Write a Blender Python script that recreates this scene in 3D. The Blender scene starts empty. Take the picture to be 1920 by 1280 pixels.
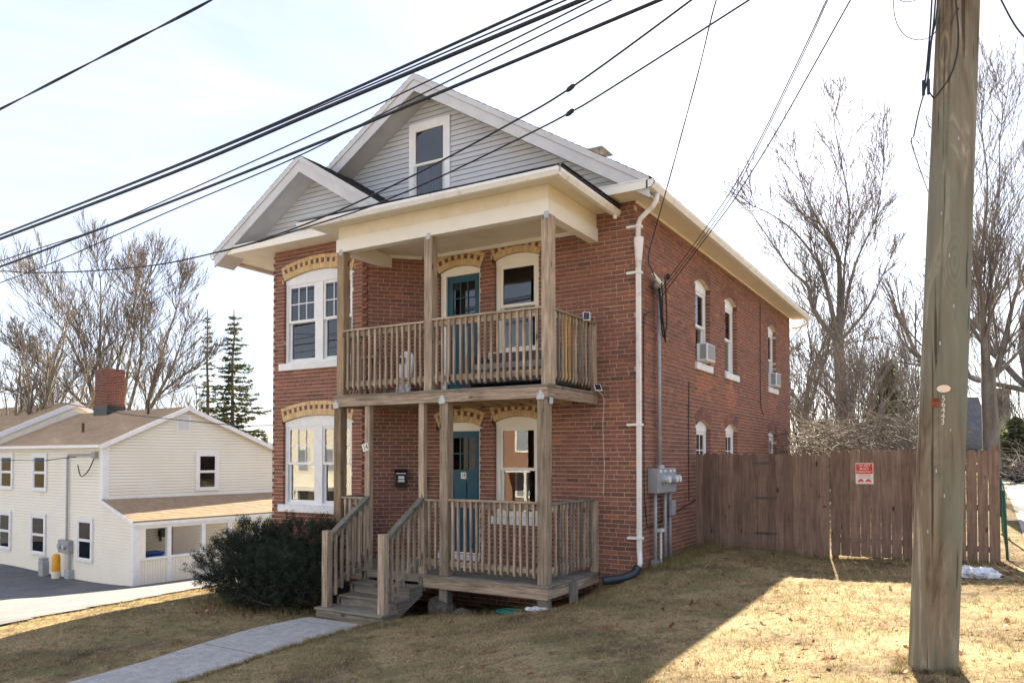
import bpy, bmesh, math, random
import numpy as np
from mathutils import Vector, Matrix

random.seed(7)
rng = np.random.default_rng(7)
scene = bpy.context.scene
COL = scene.collection

# ------------------------------------------------------------------ camera
cd = bpy.data.cameras.new("camera")
cam = bpy.data.objects.new("camera", cd)
COL.objects.link(cam)
cam.location = (4.275, -10.65, 1.709)
cam.rotation_euler = (math.radians(91.24), 0, math.radians(31.04))
cd.sensor_width = 36
cd.lens = 1438.3 / 1920 * 36
cd.shift_y = 187.1 / 1920
cd.clip_start = 0.05
cd.clip_end = 3000
scene.camera = cam
CAM = Vector(cam.location)

# ------------------------------------------------------------------ light
SUN_DIR = Vector((-0.30, 1.66, 1.0)).normalized()      # towards the sun
EL = math.asin(SUN_DIR.z)
AZ = math.atan2(SUN_DIR.x, SUN_DIR.y)                  # clockwise from +Y
world = bpy.data.worlds.new("World")
scene.world = world
world.use_nodes = True
wn = world.node_tree
for n_ in list(wn.nodes):
    wn.nodes.remove(n_)
w_out = wn.nodes.new("ShaderNodeOutputWorld")
w_bg = wn.nodes.new("ShaderNodeBackground")
w_sky = wn.nodes.new("ShaderNodeTexSky")
w_sky.sky_type = 'NISHITA'
w_sky.sun_disc = False
w_sky.sun_elevation = EL
w_sky.sun_rotation = AZ
w_sky.altitude = 50
w_sky.air_density = 1.0
w_sky.dust_density = 0.6
w_sky.ozone_density = 2.5
w_tc = wn.nodes.new("ShaderNodeTexCoord")
w_map = wn.nodes.new("ShaderNodeMapping")
w_map.inputs["Scale"].default_value = (1.3, 1.3, 4.5)
w_map.inputs["Rotation"].default_value = (0.12, 0.2, 0.5)
w_no = wn.nodes.new("ShaderNodeTexNoise")
w_no.inputs["Scale"].default_value = 2.2
w_no.inputs["Detail"].default_value = 9
w_no.inputs["Roughness"].default_value = 0.62
w_no.inputs["Distortion"].default_value = 0.5
w_rmp = wn.nodes.new("ShaderNodeValToRGB")
w_rmp.color_ramp.elements[0].position = 0.36
w_rmp.color_ramp.elements[0].color = (1.06, 1.13, 1.42, 1)
w_rmp.color_ramp.elements[1].position = 0.70
w_rmp.color_ramp.elements[1].color = (1.44, 1.50, 1.66, 1)
w_mix = wn.nodes.new("ShaderNodeMix")
w_mix.data_type = 'RGBA'
L = wn.links.new
L(w_tc.outputs["Generated"], w_map.inputs["Vector"])
L(w_map.outputs[0], w_no.inputs["Vector"])
L(w_no.outputs["Fac"], w_rmp.inputs["Fac"])
w_mix.inputs["Factor"].default_value = 0.87
L(w_sky.outputs[0], w_mix.inputs[6])
L(w_rmp.outputs["Color"], w_mix.inputs[7])                 # thin high veil of ice cloud, even all round
L(w_mix.outputs[2], w_bg.inputs["Color"])
w_bg.inputs["Strength"].default_value = 0.108
L(w_bg.outputs[0], w_out.inputs[0])

sl = bpy.data.lights.new("sun", 'SUN')
sl.energy = 5.0
sl.angle = math.radians(0.5)
sl.color = (1.0, 0.87, 0.66)
so = bpy.data.objects.new("sun", sl)
COL.objects.link(so)
so.rotation_euler = SUN_DIR.to_track_quat('Z', 'Y').to_euler()
so.location = (-10, 40, 30)

vs = scene.view_settings
vs.view_transform = 'Standard'
vs.look = 'None'
vs.exposure = 2.68
vs.gamma = 1.0
vs.use_curve_mapping = False

# ------------------------------------------------------------------ materials
def new_mat(name):
    m = bpy.data.materials.new(name)
    m.use_nodes = True
    nt = m.node_tree
    return m, nt, nt.nodes["Principled BSDF"]

def nd(nt, kind, **kw):
    n = nt.nodes.new(kind)
    for k, v in kw.items():
        n.inputs[k].default_value = v
    return n

def ramp(nt, stops):
    r = nt.nodes.new("ShaderNodeValToRGB")
    e = r.color_ramp.elements
    while len(e) < len(stops):
        e.new(0.5)
    for i, (p, c) in enumerate(stops):
        e[i].position = p
        e[i].color = (c[0], c[1], c[2], 1)
    return r

def mixc(nt, a, b, fac, mode='MIX'):
    x = nt.nodes.new("ShaderNodeMix")
    x.data_type = 'RGBA'
    x.blend_type = mode
    for sock, val in ((x.inputs["Factor"], fac), (x.inputs[6], a), (x.inputs[7], b)):
        if hasattr(val, "is_output"):
            nt.links.new(val, sock)
        elif isinstance(val, (int, float)):
            sock.default_value = val
        else:
            sock.default_value = (val[0], val[1], val[2], 1)
    return x.outputs[2]

def coords(nt, stretch=(1, 1, 1), rnd_off=True):
    tc = nt.nodes.new("ShaderNodeTexCoord")
    mp = nt.nodes.new("ShaderNodeMapping")
    mp.inputs["Scale"].default_value = stretch
    nt.links.new(tc.outputs["Object"], mp.inputs["Vector"])
    if rnd_off:
        oi = nt.nodes.new("ShaderNodeObjectInfo")
        mu = nt.nodes.new("ShaderNodeMath")
        mu.operation = 'MULTIPLY'
        mu.inputs[1].default_value = 37.0
        nt.links.new(oi.outputs["Random"], mu.inputs[0])
        nt.links.new(mu.outputs[0], mp.inputs["Location"])
    return mp.outputs[0]

def noise(nt, vec, scale, detail=5, rough=0.6, dist=0.0):
    n = nd(nt, "ShaderNodeTexNoise", Scale=scale, Detail=detail, Roughness=rough, Distortion=dist)
    nt.links.new(vec, n.inputs["Vector"])
    return n.outputs["Fac"]

def bump(nt, bsdf, h, dist, strength=0.6):
    b = nd(nt, "ShaderNodeBump", Strength=strength, Distance=dist)
    nt.links.new(h, b.inputs["Height"])
    nt.links.new(b.outputs[0], bsdf.inputs["Normal"])

def obj_value(nt, col, amt):
    oi = nt.nodes.new("ShaderNodeObjectInfo")
    mr = nd(nt, "ShaderNodeMapRange")
    mr.inputs[3].default_value = 1 - amt
    mr.inputs[4].default_value = 1 + amt
    nt.links.new(oi.outputs["Random"], mr.inputs[0])
    hs = nt.nodes.new("ShaderNodeHueSaturation")
    nt.links.new(mr.outputs[0], hs.inputs["Value"])
    nt.links.new(col, hs.inputs["Color"])
    return hs.outputs[0]

def pmat(name, c1, c2=None, scale=6, stretch=(1, 1, 1), rough=0.7, bmp=0.0, bscale=60, rnd=0.0, spec=0.3,
         metallic=0.0, dirt=None, dirt_scale=1.5, dirt_lo=0.5, dirt_hi=0.75, fine=0.0, rnd_off=True):
    m, nt, b = new_mat(name)
    vec = coords(nt, stretch, rnd_off)
    c2 = c2 or tuple(min(1, x * 1.15) for x in c1)
    f = noise(nt, vec, scale)
    r = ramp(nt, [(0.32, c1), (0.68, c2)])
    nt.links.new(f, r.inputs[0])
    col = r.outputs[0]
    if fine:
        f2 = noise(nt, vec, scale * 9, 3)
        r2 = ramp(nt, [(0.3, (1 - fine,) * 3), (0.7, (1, 1, 1))])
        nt.links.new(f2, r2.inputs[0])
        col = mixc(nt, col, r2.outputs[0], 1.0, 'MULTIPLY')
    if dirt:
        v2 = coords(nt, (1, 1, 1), rnd_off)
        f3 = noise(nt, v2, dirt_scale, 8, 0.7)
        r3 = ramp(nt, [(dirt_lo, (0, 0, 0)), (dirt_hi, (1, 1, 1))])
        nt.links.new(f3, r3.inputs[0])
        col = mixc(nt, col, dirt, r3.outputs[0])
    if rnd:
        col = obj_value(nt, col, rnd)
    nt.links.new(col, b.inputs["Base Color"])
    b.inputs["Roughness"].default_value = rough
    b.inputs["Specular IOR Level"].default_value = spec
    b.inputs["Metallic"].default_value = metallic
    if bmp:
        bump(nt, b, noise(nt, vec, bscale, 4), bmp)
    return m

def brick_mat(name, stops, grime=(0.09, 0.07, 0.06), gfac=0.35):
    m, nt, b = new_mat(name)
    at = nt.nodes.new("ShaderNodeAttribute")
    at.attribute_name = "bc"
    r = ramp(nt, stops)
    nt.links.new(at.outputs["Fac"], r.inputs[0])
    vec = coords(nt, (1, 1, 1), True)
    f = noise(nt, vec, 45, 5, 0.7)
    r1 = ramp(nt, [(0.3, (0.72,) * 3), (0.7, (1.12,) * 3)])
    nt.links.new(f, r1.inputs[0])
    col = mixc(nt, r.outputs[0], r1.outputs[0], 1.0, 'MULTIPLY')
    g = noise(nt, coords(nt, (1, 1, 0.6), False), 1.3, 6, 0.65)
    r2 = ramp(nt, [(0.48, (0, 0, 0)), (0.75, (gfac,) * 3)])
    nt.links.new(g, r2.inputs[0])
    col = mixc(nt, col, grime, r2.outputs[0])
    nt.links.new(col, b.inputs["Base Color"])
    b.inputs["Roughness"].default_value = 0.85
    b.inputs["Specular IOR Level"].default_value = 0.25
    bump(nt, b, noise(nt, vec, 120, 4), 0.004, 0.7)
    return m

def glass_mat(name, tint=(0.93, 0.95, 0.95), ior=2.05):
    m, nt, b = new_mat(name)
    nt.nodes.remove(b)
    out = nt.nodes["Material Output"]
    fr = nd(nt, "ShaderNodeFresnel", IOR=ior)
    tr = nt.nodes.new("ShaderNodeBsdfTransparent")
    tr.inputs[0].default_value = (*tint, 1)
    gl = nt.nodes.new("ShaderNodeBsdfGlossy")
    gl.inputs["Roughness"].default_value = 0.01
    vec = coords(nt)
    bp = nd(nt, "ShaderNodeBump", Strength=0.06, Distance=0.003)
    nt.links.new(noise(nt, vec, 3.0, 2), bp.inputs["Height"])
    nt.links.new(bp.outputs[0], gl.inputs["Normal"])
    mx = nt.nodes.new("ShaderNodeMixShader")
    nt.links.new(fr.outputs[0], mx.inputs[0])
    nt.links.new(tr.outputs[0], mx.inputs[1])
    nt.links.new(gl.outputs[0], mx.inputs[2])
    nt.links.new(mx.outputs[0], out.inputs[0])
    return m

RED = [(0.0, (0.135, 0.072, 0.060)), (0.25, (0.205, 0.095, 0.071)), (0.55, (0.262, 0.114, 0.079)),
       (0.8, (0.315, 0.128, 0.083)), (1.0, (0.42, 0.155, 0.088))]
M = {}
M['brick'] = brick_mat("red_brick", RED)
M['brick_chim'] = brick_mat("chimney_brick", [(0, (0.07, 0.032, 0.027)), (0.5, (0.15, 0.055, 0.042)), (1, (0.24, 0.08, 0.058))], gfac=0.3)
M['brick_yel'] = brick_mat("yellow_brick", [(0, (0.58, 0.40, 0.18)), (0.5, (0.68, 0.49, 0.25)), (1, (0.76, 0.58, 0.34))], (0.25, 0.17, 0.09), 0.3)
M['mortar'] = pmat("mortar", (0.47, 0.365, 0.29), (0.63, 0.50, 0.40), 9, bmp=0.004, bscale=90, rough=0.95, dirt=(0.34, 0.25, 0.20), dirt_scale=0.9)
M['white'] = pmat("white_paint", (0.70, 0.71, 0.72), (0.80, 0.80, 0.80), 5, rough=0.5, bmp=0.001, dirt=(0.55, 0.54, 0.52), dirt_scale=3, dirt_lo=0.58, dirt_hi=0.8)
M['stone'] = pmat("painted_stone_sill", (0.66, 0.66, 0.66), (0.80, 0.80, 0.80), 12, rough=0.7, bmp=0.004, bscale=30, dirt=(0.42, 0.39, 0.36), dirt_scale=5, dirt_lo=0.6, dirt_hi=0.75)
M['cream'] = pmat("cream_paint", (0.71, 0.645, 0.515), (0.77, 0.71, 0.59), 3, rough=0.55, bmp=0.001, dirt=(0.55, 0.46, 0.33), dirt_scale=2, dirt_lo=0.55, dirt_hi=0.9)
M['creamlight'] = pmat("pale_cream_metal_trim", (0.77, 0.73, 0.645), (0.81, 0.78, 0.70), 3, rough=0.5, dirt=(0.6, 0.53, 0.42), dirt_scale=2, dirt_lo=0.6, dirt_hi=0.9)
M['gutter'] = pmat("white_gutter", (0.72, 0.71, 0.68), (0.80, 0.79, 0.77), 4, rough=0.45, dirt=(0.33, 0.30, 0.25), dirt_scale=7, dirt_lo=0.56, dirt_hi=0.78)
M['trimgrey'] = pmat("rake_trim", (0.50, 0.50, 0.51), (0.58, 0.58, 0.58), 3, rough=0.55, dirt=(0.5, 0.45, 0.38), dirt_scale=2.5, dirt_lo=0.55, dirt_hi=0.8)
M['siding'] = pmat("gable_siding", (0.47, 0.49, 0.53), (0.54, 0.55, 0.565), 1.2, (1, 1, 1), rough=0.6, bmp=0.0015, bscale=25, rnd=0.03, dirt=(0.56, 0.50, 0.38), dirt_scale=0.9, dirt_lo=0.5, dirt_hi=0.8, rnd_off=False)
M['siding_n'] = pmat("cream_clapboard", (0.76, 0.72, 0.61), (0.82, 0.79, 0.69), 0.8, rough=0.6, dirt=(0.52, 0.50, 0.43), dirt_scale=0.8, dirt_lo=0.58, dirt_hi=0.85)
M['shingle_dark'] = pmat("dark_shingles", (0.035, 0.032, 0.032), (0.075, 0.068, 0.066), 14, rough=0.95, bmp=0.006, bscale=90, fine=0.4)
M['shingle_tan'] = pmat("tan_shingles", (0.33, 0.235, 0.152), (0.44, 0.325, 0.22), 3.5, (1, 1, 1), rough=0.95, bmp=0.001, bscale=50, fine=0.25, dirt=(0.27, 0.19, 0.125), dirt_scale=0.7)
M['shingle_grey'] = pmat("grey_shingles", (0.10, 0.11, 0.13), (0.16, 0.17, 0.20), 3, rough=0.95, fine=0.3)
M['teal'] = pmat("teal_door_paint", (0.006, 0.062, 0.10), (0.008, 0.075, 0.118), 3, rough=0.5, bmp=0.0006, bscale=20, spec=0.4)
M['glass'] = glass_mat("window_glass")
M['glass_n'] = glass_mat("old_window_glass", (0.9, 0.92, 0.92), 1.42)
M['screen'] = pmat("insect_screen", (0.26, 0.27, 0.29), (0.34, 0.35, 0.37), 200, rough=0.8)
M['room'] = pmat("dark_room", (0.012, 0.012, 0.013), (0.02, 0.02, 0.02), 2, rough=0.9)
M['blind'] = pmat("window_blind", (0.62, 0.62, 0.60), (0.70, 0.70, 0.68), 4, rough=0.6)
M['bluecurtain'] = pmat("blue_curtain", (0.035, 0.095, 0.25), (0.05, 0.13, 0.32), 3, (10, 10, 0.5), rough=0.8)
M['curtain'] = pmat("curtain", (0.42, 0.42, 0.42), (0.55, 0.55, 0.54), 3, (8, 8, 0.4), rough=0.9)

def wood(name, axis, dark, light, moss=None, rough=0.85):
    m, nt, b = new_mat(name)
    st = [14, 14, 14]
    st[axis] = 0.9
    vec = coords(nt, tuple(st))
    f = noise(nt, vec, 2.6, 8, 0.65, 0.4)
    r = ramp(nt, [(0.33, dark), (0.5, tuple((a + c) / 2 for a, c in zip(dark, light))), (0.66, light)])
    nt.links.new(f, r.inputs[0])
    col = r.outputs[0]
    st2 = [5, 5, 5]
    st2[axis] = 2.0
    v2 = coords(nt, tuple(st2))
    k = nd(nt, "ShaderNodeTexVoronoi", Scale=1.1)
    nt.links.new(v2, k.inputs["Vector"])
    rk = ramp(nt, [(0.07, (0.16, 0.11, 0.08)), (0.14, (1, 1, 1))])
    nt.links.new(k.outputs["Distance"], rk.inputs[0])
    col = mixc(nt, col, rk.outputs[0], 0.85, 'MULTIPLY')
    g = noise(nt, coords(nt, (1, 1, 1)), 2.2, 6, 0.7)
    rg = ramp(nt, [(0.45, (1, 1, 1)), (0.75, (0.70, 0.70, 0.71))])
    nt.links.new(g, rg.inputs[0])
    col = mixc(nt, col, rg.outputs[0], 1.0, 'MULTIPLY')
    if moss:
        g2 = noise(nt, coords(nt, (1, 1, 1)), 3.5, 7, 0.7)
        rm = ramp(nt, [(0.42, (0, 0, 0)), (0.7, (0.75,) * 3)])
        nt.links.new(g2, rm.inputs[0])
        col = mixc(nt, col, moss, rm.outputs[0])
    col = obj_value(nt, col, 0.22)
    nt.links.new(col, b.inputs["Base Color"])
    b.inputs["Roughness"].default_value = rough
    b.inputs["Specular IOR Level"].default_value = 0.2
    bump(nt, b, f, 0.004, 0.5)
    return m

WD, WL = (0.19, 0.14, 0.10), (0.50, 0.395, 0.29)
for i_, ax in enumerate("xyz"):
    M['wood_' + ax] = wood("weathered_wood_" + ax, i_, WD, WL)
    M['grey_' + ax] = wood("grey_deck_wood_" + ax, i_, (0.13, 0.115, 0.10), (0.32, 0.285, 0.25), (0.13, 0.14, 0.085))
    M['fence_' + ax] = wood("fence_wood_" + ax, i_, (0.14, 0.088, 0.064), (0.285, 0.192, 0.142))
M['wood_new'] = wood("fresh_yellow_wood", 2, (0.42, 0.27, 0.10), (0.60, 0.42, 0.20))
M['wood_warm'] = wood("warm_post_wood", 2, (0.20, 0.135, 0.082), (0.43, 0.315, 0.20))
M['galv'] = pmat("galvanised_steel", (0.36, 0.39, 0.42), (0.50, 0.53, 0.56), 25, rough=0.5, metallic=0.3)
M['greymetal'] = pmat("grey_painted_metal", (0.26, 0.27, 0.28), (0.33, 0.34, 0.35), 4, rough=0.5, spec=0.4)
M['pvc'] = pmat("grey_conduit", (0.30, 0.31, 0.33), (0.38, 0.39, 0.41), 5, rough=0.5)
M['black'] = pmat("black_rubber", (0.012, 0.012, 0.014), (0.025, 0.025, 0.027), 8, rough=0.55)
M['blackpaint'] = pmat("black_metal", (0.012, 0.012, 0.013), (0.022, 0.022, 0.022), 8, rough=0.35, spec=0.5)
M['navy'] = pmat("black_corrugated_plastic", (0.012, 0.020, 0.032), (0.028, 0.042, 0.060), 7, rough=0.4, spec=0.5)
M['wire'] = pmat("wire_insulation", (0.016, 0.018, 0.025), (0.032, 0.035, 0.046), 20, rough=0.6)
M['plateink'] = pmat("black_lettering", (0.02, 0.02, 0.02), (0.03, 0.03, 0.03), 5)
M['plate'] = pmat("cream_number_plate", (0.72, 0.70, 0.60), (0.78, 0.76, 0.68), 9, rough=0.5)
M['red'] = pmat("red_sign_paint", (0.55, 0.035, 0.02), (0.62, 0.05, 0.03), 6, rough=0.5)
M['signwhite'] = pmat("white_sign_paint", (0.70, 0.66, 0.60), (0.76, 0.72, 0.66), 6, rough=0.5)
M['rust'] = pmat("rusty_plate", (0.12, 0.035, 0.015), (0.24, 0.075, 0.03), 30, rough=0.9)
M['digit'] = pmat("aluminium_digits", (0.62, 0.58, 0.50), (0.74, 0.70, 0.62), 20, rough=0.5)
M['tagpink'] = pmat("pale_pole_tag", (0.72, 0.55, 0.42), (0.80, 0.64, 0.50), 20, rough=0.5)
M['concrete'] = pmat("concrete_walk", (0.40, 0.39, 0.38), (0.58, 0.57, 0.56), 9, rough=0.95, bmp=0.008, bscale=140, fine=0.5, dirt=(0.34, 0.32, 0.29), dirt_scale=2.0)
M['pavement'] = pmat("pale_drive", (0.34, 0.32, 0.30), (0.42, 0.40, 0.37), 3, rough=0.95, bmp=0.004, bscale=120, fine=0.2)
M['asphalt'] = pmat("worn_asphalt", (0.12, 0.122, 0.132), (0.17, 0.172, 0.182), 1.2, rough=0.9, bmp=0.004, bscale=120, fine=0.3, dirt=(0.20, 0.19, 0.18), dirt_scale=0.5)
M['rock'] = pmat("field_stone", (0.07, 0.06, 0.05), (0.18, 0.15, 0.125), 4, rough=0.95, bmp=0.02, bscale=14, fine=0.4)
M['hose'] = pmat("green_hose_plastic", (0.010, 0.16, 0.13), (0.02, 0.22, 0.18), 8, rough=0.4)
M['greenpost'] = pmat("green_fence_post", (0.008, 0.06, 0.05), (0.014, 0.085, 0.07), 8, rough=0.6)
M['bag'] = pmat("crumpled_plastic_bag", (0.55, 0.57, 0.62), (0.75, 0.76, 0.80), 18, rough=0.5, bmp=0.01, bscale=25, dirt=(0.10, 0.10, 0.10), dirt_scale=12)
M['wicker'] = pmat("grey_wicker", (0.055, 0.055, 0.06), (0.12, 0.12, 0.125), 90, rough=0.8, bmp=0.006, bscale=80)
M['cushion'] = pmat("grey_cushion", (0.22, 0.22, 0.23), (0.28, 0.28, 0.29), 12, rough=0.9)
M['yellow'] = pmat("yellow_bollard", (0.70, 0.30, 0.02), (0.78, 0.38, 0.04), 5, rough=0.5)
M['bluebin'] = pmat("blue_bin", (0.02, 0.10, 0.32), (0.03, 0.13, 0.38), 5, rough=0.5)
M['vent'] = pmat("louvre_vent", (0.60, 0.60, 0.60), (0.66, 0.66, 0.66), 5)
M['solar'] = pmat("solar_cell", (0.015, 0.02, 0.035), (0.025, 0.03, 0.05), 20, rough=0.2, spec=0.6)
M['bark'] = pmat("grey_bark", (0.12, 0.105, 0.092), (0.25, 0.225, 0.20), 6, (1, 1, 0.35), rough=0.95, bmp=0.02, bscale=16, fine=0.35)
M['bark_l'] = pmat("lichen_bark", (0.14, 0.125, 0.09), (0.28, 0.25, 0.19), 5, (1, 1, 0.3), rough=0.95, bmp=0.02, bscale=14, fine=0.35)
M['twig'] = pmat("twig_bark", (0.11, 0.092, 0.082), (0.19, 0.165, 0.145), 5, rough=0.95)
M['brush'] = pmat("dry_brush", (0.105, 0.088, 0.075), (0.21, 0.18, 0.152), 0.8, rough=0.95)

def leaf_mat(name, stops, rough=0.8, transl=0.0):
    m, nt, b = new_mat(name)
    at = nt.nodes.new("ShaderNodeAttribute")
    at.attribute_name = "bc"
    r = ramp(nt, stops)
    nt.links.new(at.outputs["Fac"], r.inputs[0])
    nt.links.new(r.outputs[0], b.inputs["Base Color"])
    b.inputs["Roughness"].default_value = rough
    b.inputs["Specular IOR Level"].default_value = 0.15
    if transl:
        tl = nt.nodes.new("ShaderNodeBsdfTranslucent")
        nt.links.new(r.outputs[0], tl.inputs[0])
        mx = nt.nodes.new("ShaderNodeMixShader")
        mx.inputs[0].default_value = transl
        nt.links.new(b.outputs[0], mx.inputs[1])
        nt.links.new(tl.outputs[0], mx.inputs[2])
        nt.links.new(mx.outputs[0], nt.nodes["Material Output"].inputs[0])
    return m

M['yew'] = leaf_mat("yew_needles", [(0, (0.012, 0.015, 0.011)), (0.5, (0.026, 0.034, 0.023)), (1, (0.066, 0.080, 0.050))], 0.7)
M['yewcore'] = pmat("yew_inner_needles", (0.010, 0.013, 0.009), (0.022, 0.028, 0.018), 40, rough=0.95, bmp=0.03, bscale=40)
M['spruce'] = leaf_mat("spruce_needles", [(0, (0.035, 0.045, 0.022)), (0.55, (0.075, 0.085, 0.035)), (1, (0.17, 0.14, 0.05))], 0.8, 0.25)
M['pine'] = leaf_mat("pine_needles", [(0, (0.06, 0.075, 0.035)), (0.6, (0.12, 0.14, 0.06)), (1, (0.21, 0.21, 0.09))], 0.8, 0.25)
M['grass'] = leaf_mat("dry_grass", [(0, (0.16, 0.11, 0.06)), (0.45, (0.34, 0.25, 0.125)), (0.78, (0.50, 0.38, 0.19)), (0.84, (0.17, 0.17, 0.07)), (1, (0.13, 0.16, 0.05))], 0.85, 0.3)
M['litter'] = leaf_mat("fallen_leaf", [(0, (0.10, 0.045, 0.02)), (0.6, (0.26, 0.11, 0.04)), (1, (0.42, 0.33, 0.24))], 0.85, 0.25)

# lawn soil
m, nt, b = new_mat("winter_lawn")
vec = coords(nt, (1, 1, 1), False)
f1 = noise(nt, vec, 0.9, 10, 0.74)
r1 = ramp(nt, [(0.34, (0.075, 0.056, 0.040)), (0.45, (0.19, 0.145, 0.088)), (0.56, (0.34, 0.262, 0.150)), (0.72, (0.23, 0.18, 0.105))])
nt.links.new(f1, r1.inputs[0])
f2 = noise(nt, vec, 26, 6, 0.7)
r2 = ramp(nt, [(0.32, (0.42, 0.40, 0.38)), (0.66, (1.2, 1.2, 1.2))])
nt.links.new(f2, r2.inputs[0])
col = mixc(nt, r1.outputs[0], r2.outputs[0], 1.0, 'MULTIPLY')
f3 = noise(nt, vec, 1.1, 5, 0.6)
r3 = ramp(nt, [(0.50, (0, 0, 0)), (0.66, (0.75, 0.75, 0.75))])
nt.links.new(f3, r3.inputs[0])
col = mixc(nt, col, (0.15, 0.14, 0.065), r3.outputs[0])
nt.links.new(col, b.inputs["Base Color"])
b.inputs["Roughness"].default_value = 0.98
b.inputs["Specular IOR Level"].default_value = 0.05
bump(nt, b, f2, 0.02, 0.7)
M['lawn'] = m

# utility pole wood: weathered long grain, swirls round the knots, pale rubbed patches, drying checks
m, nt, b = new_mat("treated_pole_wood")
tc = nt.nodes.new("ShaderNodeTexCoord")
def mapped(sc):
    q = nt.nodes.new("ShaderNodeMapping")
    q.inputs["Scale"].default_value = sc
    nt.links.new(tc.outputs["Object"], q.inputs["Vector"])
    return q.outputs[0]
grain = noise(nt, mapped((30, 30, 0.8)), 1.0, 6, 0.6, 0.6)
patch = noise(nt, mapped((5.5, 5.5, 1.1)), 1.0, 7, 0.62, 1.1)
ra = ramp(nt, [(0.34, (0.10, 0.072, 0.045)), (0.46, (0.185, 0.140, 0.095)), (0.55, (0.235, 0.188, 0.135)), (0.60, (0.38, 0.325, 0.25)), (0.66, (0.225, 0.178, 0.128)), (0.76, (0.155, 0.118, 0.080))])
nt.links.new(patch, ra.inputs[0])
rgr = ramp(nt, [(0.3, (0.72, 0.70, 0.68)), (0.65, (1.12, 1.12, 1.12))])
nt.links.new(grain, rgr.inputs[0])
col = mixc(nt, ra.outputs[0], rgr.outputs[0], 1.0, 'MULTIPLY')
kn = nd(nt, "ShaderNodeTexVoronoi", Scale=1.0)
nt.links.new(mapped((3.6, 3.6, 1.25)), kn.inputs["Vector"])
wob_ = nt.nodes.new("ShaderNodeMath"); wob_.operation = 'MULTIPLY_ADD'; wob_.inputs[1].default_value = 0.10
nt.links.new(grain, wob_.inputs[0]); nt.links.new(kn.outputs["Distance"], wob_.inputs[2])
sn = nt.nodes.new("ShaderNodeMath"); sn.operation = 'MULTIPLY'; sn.inputs[1].default_value = 85.0
nt.links.new(wob_.outputs[0], sn.inputs[0])
s2 = nt.nodes.new("ShaderNodeMath"); s2.operation = 'SINE'
nt.links.new(sn.outputs[0], s2.inputs[0])
rr_ = ramp(nt, [(0.0, (0.55, 0.52, 0.48)), (0.55, (1.2, 1.18, 1.14))])
nt.links.new(s2.outputs[0], rr_.inputs[0])
km = ramp(nt, [(0.16, (0.75, 0.75, 0.75)), (0.42, (0, 0, 0))])
nt.links.new(kn.outputs["Distance"], km.inputs[0])
ringed = mixc(nt, col, rr_.outputs[0], 1.0, 'MULTIPLY')
col = mixc(nt, col, ringed, km.outputs[0])
core_k = ramp(nt, [(0.045, (0.9, 0.9, 0.9)), (0.075, (0, 0, 0))])
nt.links.new(kn.outputs["Distance"], core_k.inputs[0])
col = mixc(nt, col, (0.05, 0.03, 0.02), core_k.outputs[0])
gr_ = noise(nt, mapped((2.2, 2.2, 0.5)), 1.0, 4, 0.6)
rg_ = ramp(nt, [(0.38, (0, 0, 0)), (0.62, (0.8, 0.8, 0.8))])
nt.links.new(gr_, rg_.inputs[0])
col = mixc(nt, col, (0.185, 0.198, 0.16), rg_.outputs[0])
cr = noise(nt, mapped((38, 38, 0.28)), 1.0, 3, 0.5, 0.2)
rc = ramp(nt, [(0.33, (0.22, 0.2, 0.18)), (0.365, (1, 1, 1))])
nt.links.new(cr, rc.inputs[0])
col = mixc(nt, col, rc.outputs[0], 0.85, 'MULTIPLY')
nt.links.new(col, b.inputs["Base Color"])
b.inputs["Roughness"].default_value = 0.9
b.inputs["Specular IOR Level"].default_value = 0.15
bump(nt, b, grain, 0.008, 0.6)
M['pole'] = m

# ------------------------------------------------------------------ mesh helpers
class Fr:
    """wall frame: s along the wall, d outwards, z up"""
    def __init__(s, ox, oy, ux, uy, nx, ny):
        s.o = (ox, oy); s.u = (ux, uy); s.n = (nx, ny)
    def __call__(s, a, d, z):
        return (s.o[0] + s.u[0] * a + s.n[0] * d, s.o[1] + s.u[1] * a + s.n[1] * d, z)

ID = lambda x, y, z: (x, y, z)
BOXF = [(0, 3, 2, 1), (4, 5, 6, 7), (0, 1, 5, 4), (1, 2, 6, 5), (2, 3, 7, 6), (3, 0, 4, 7)]

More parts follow.
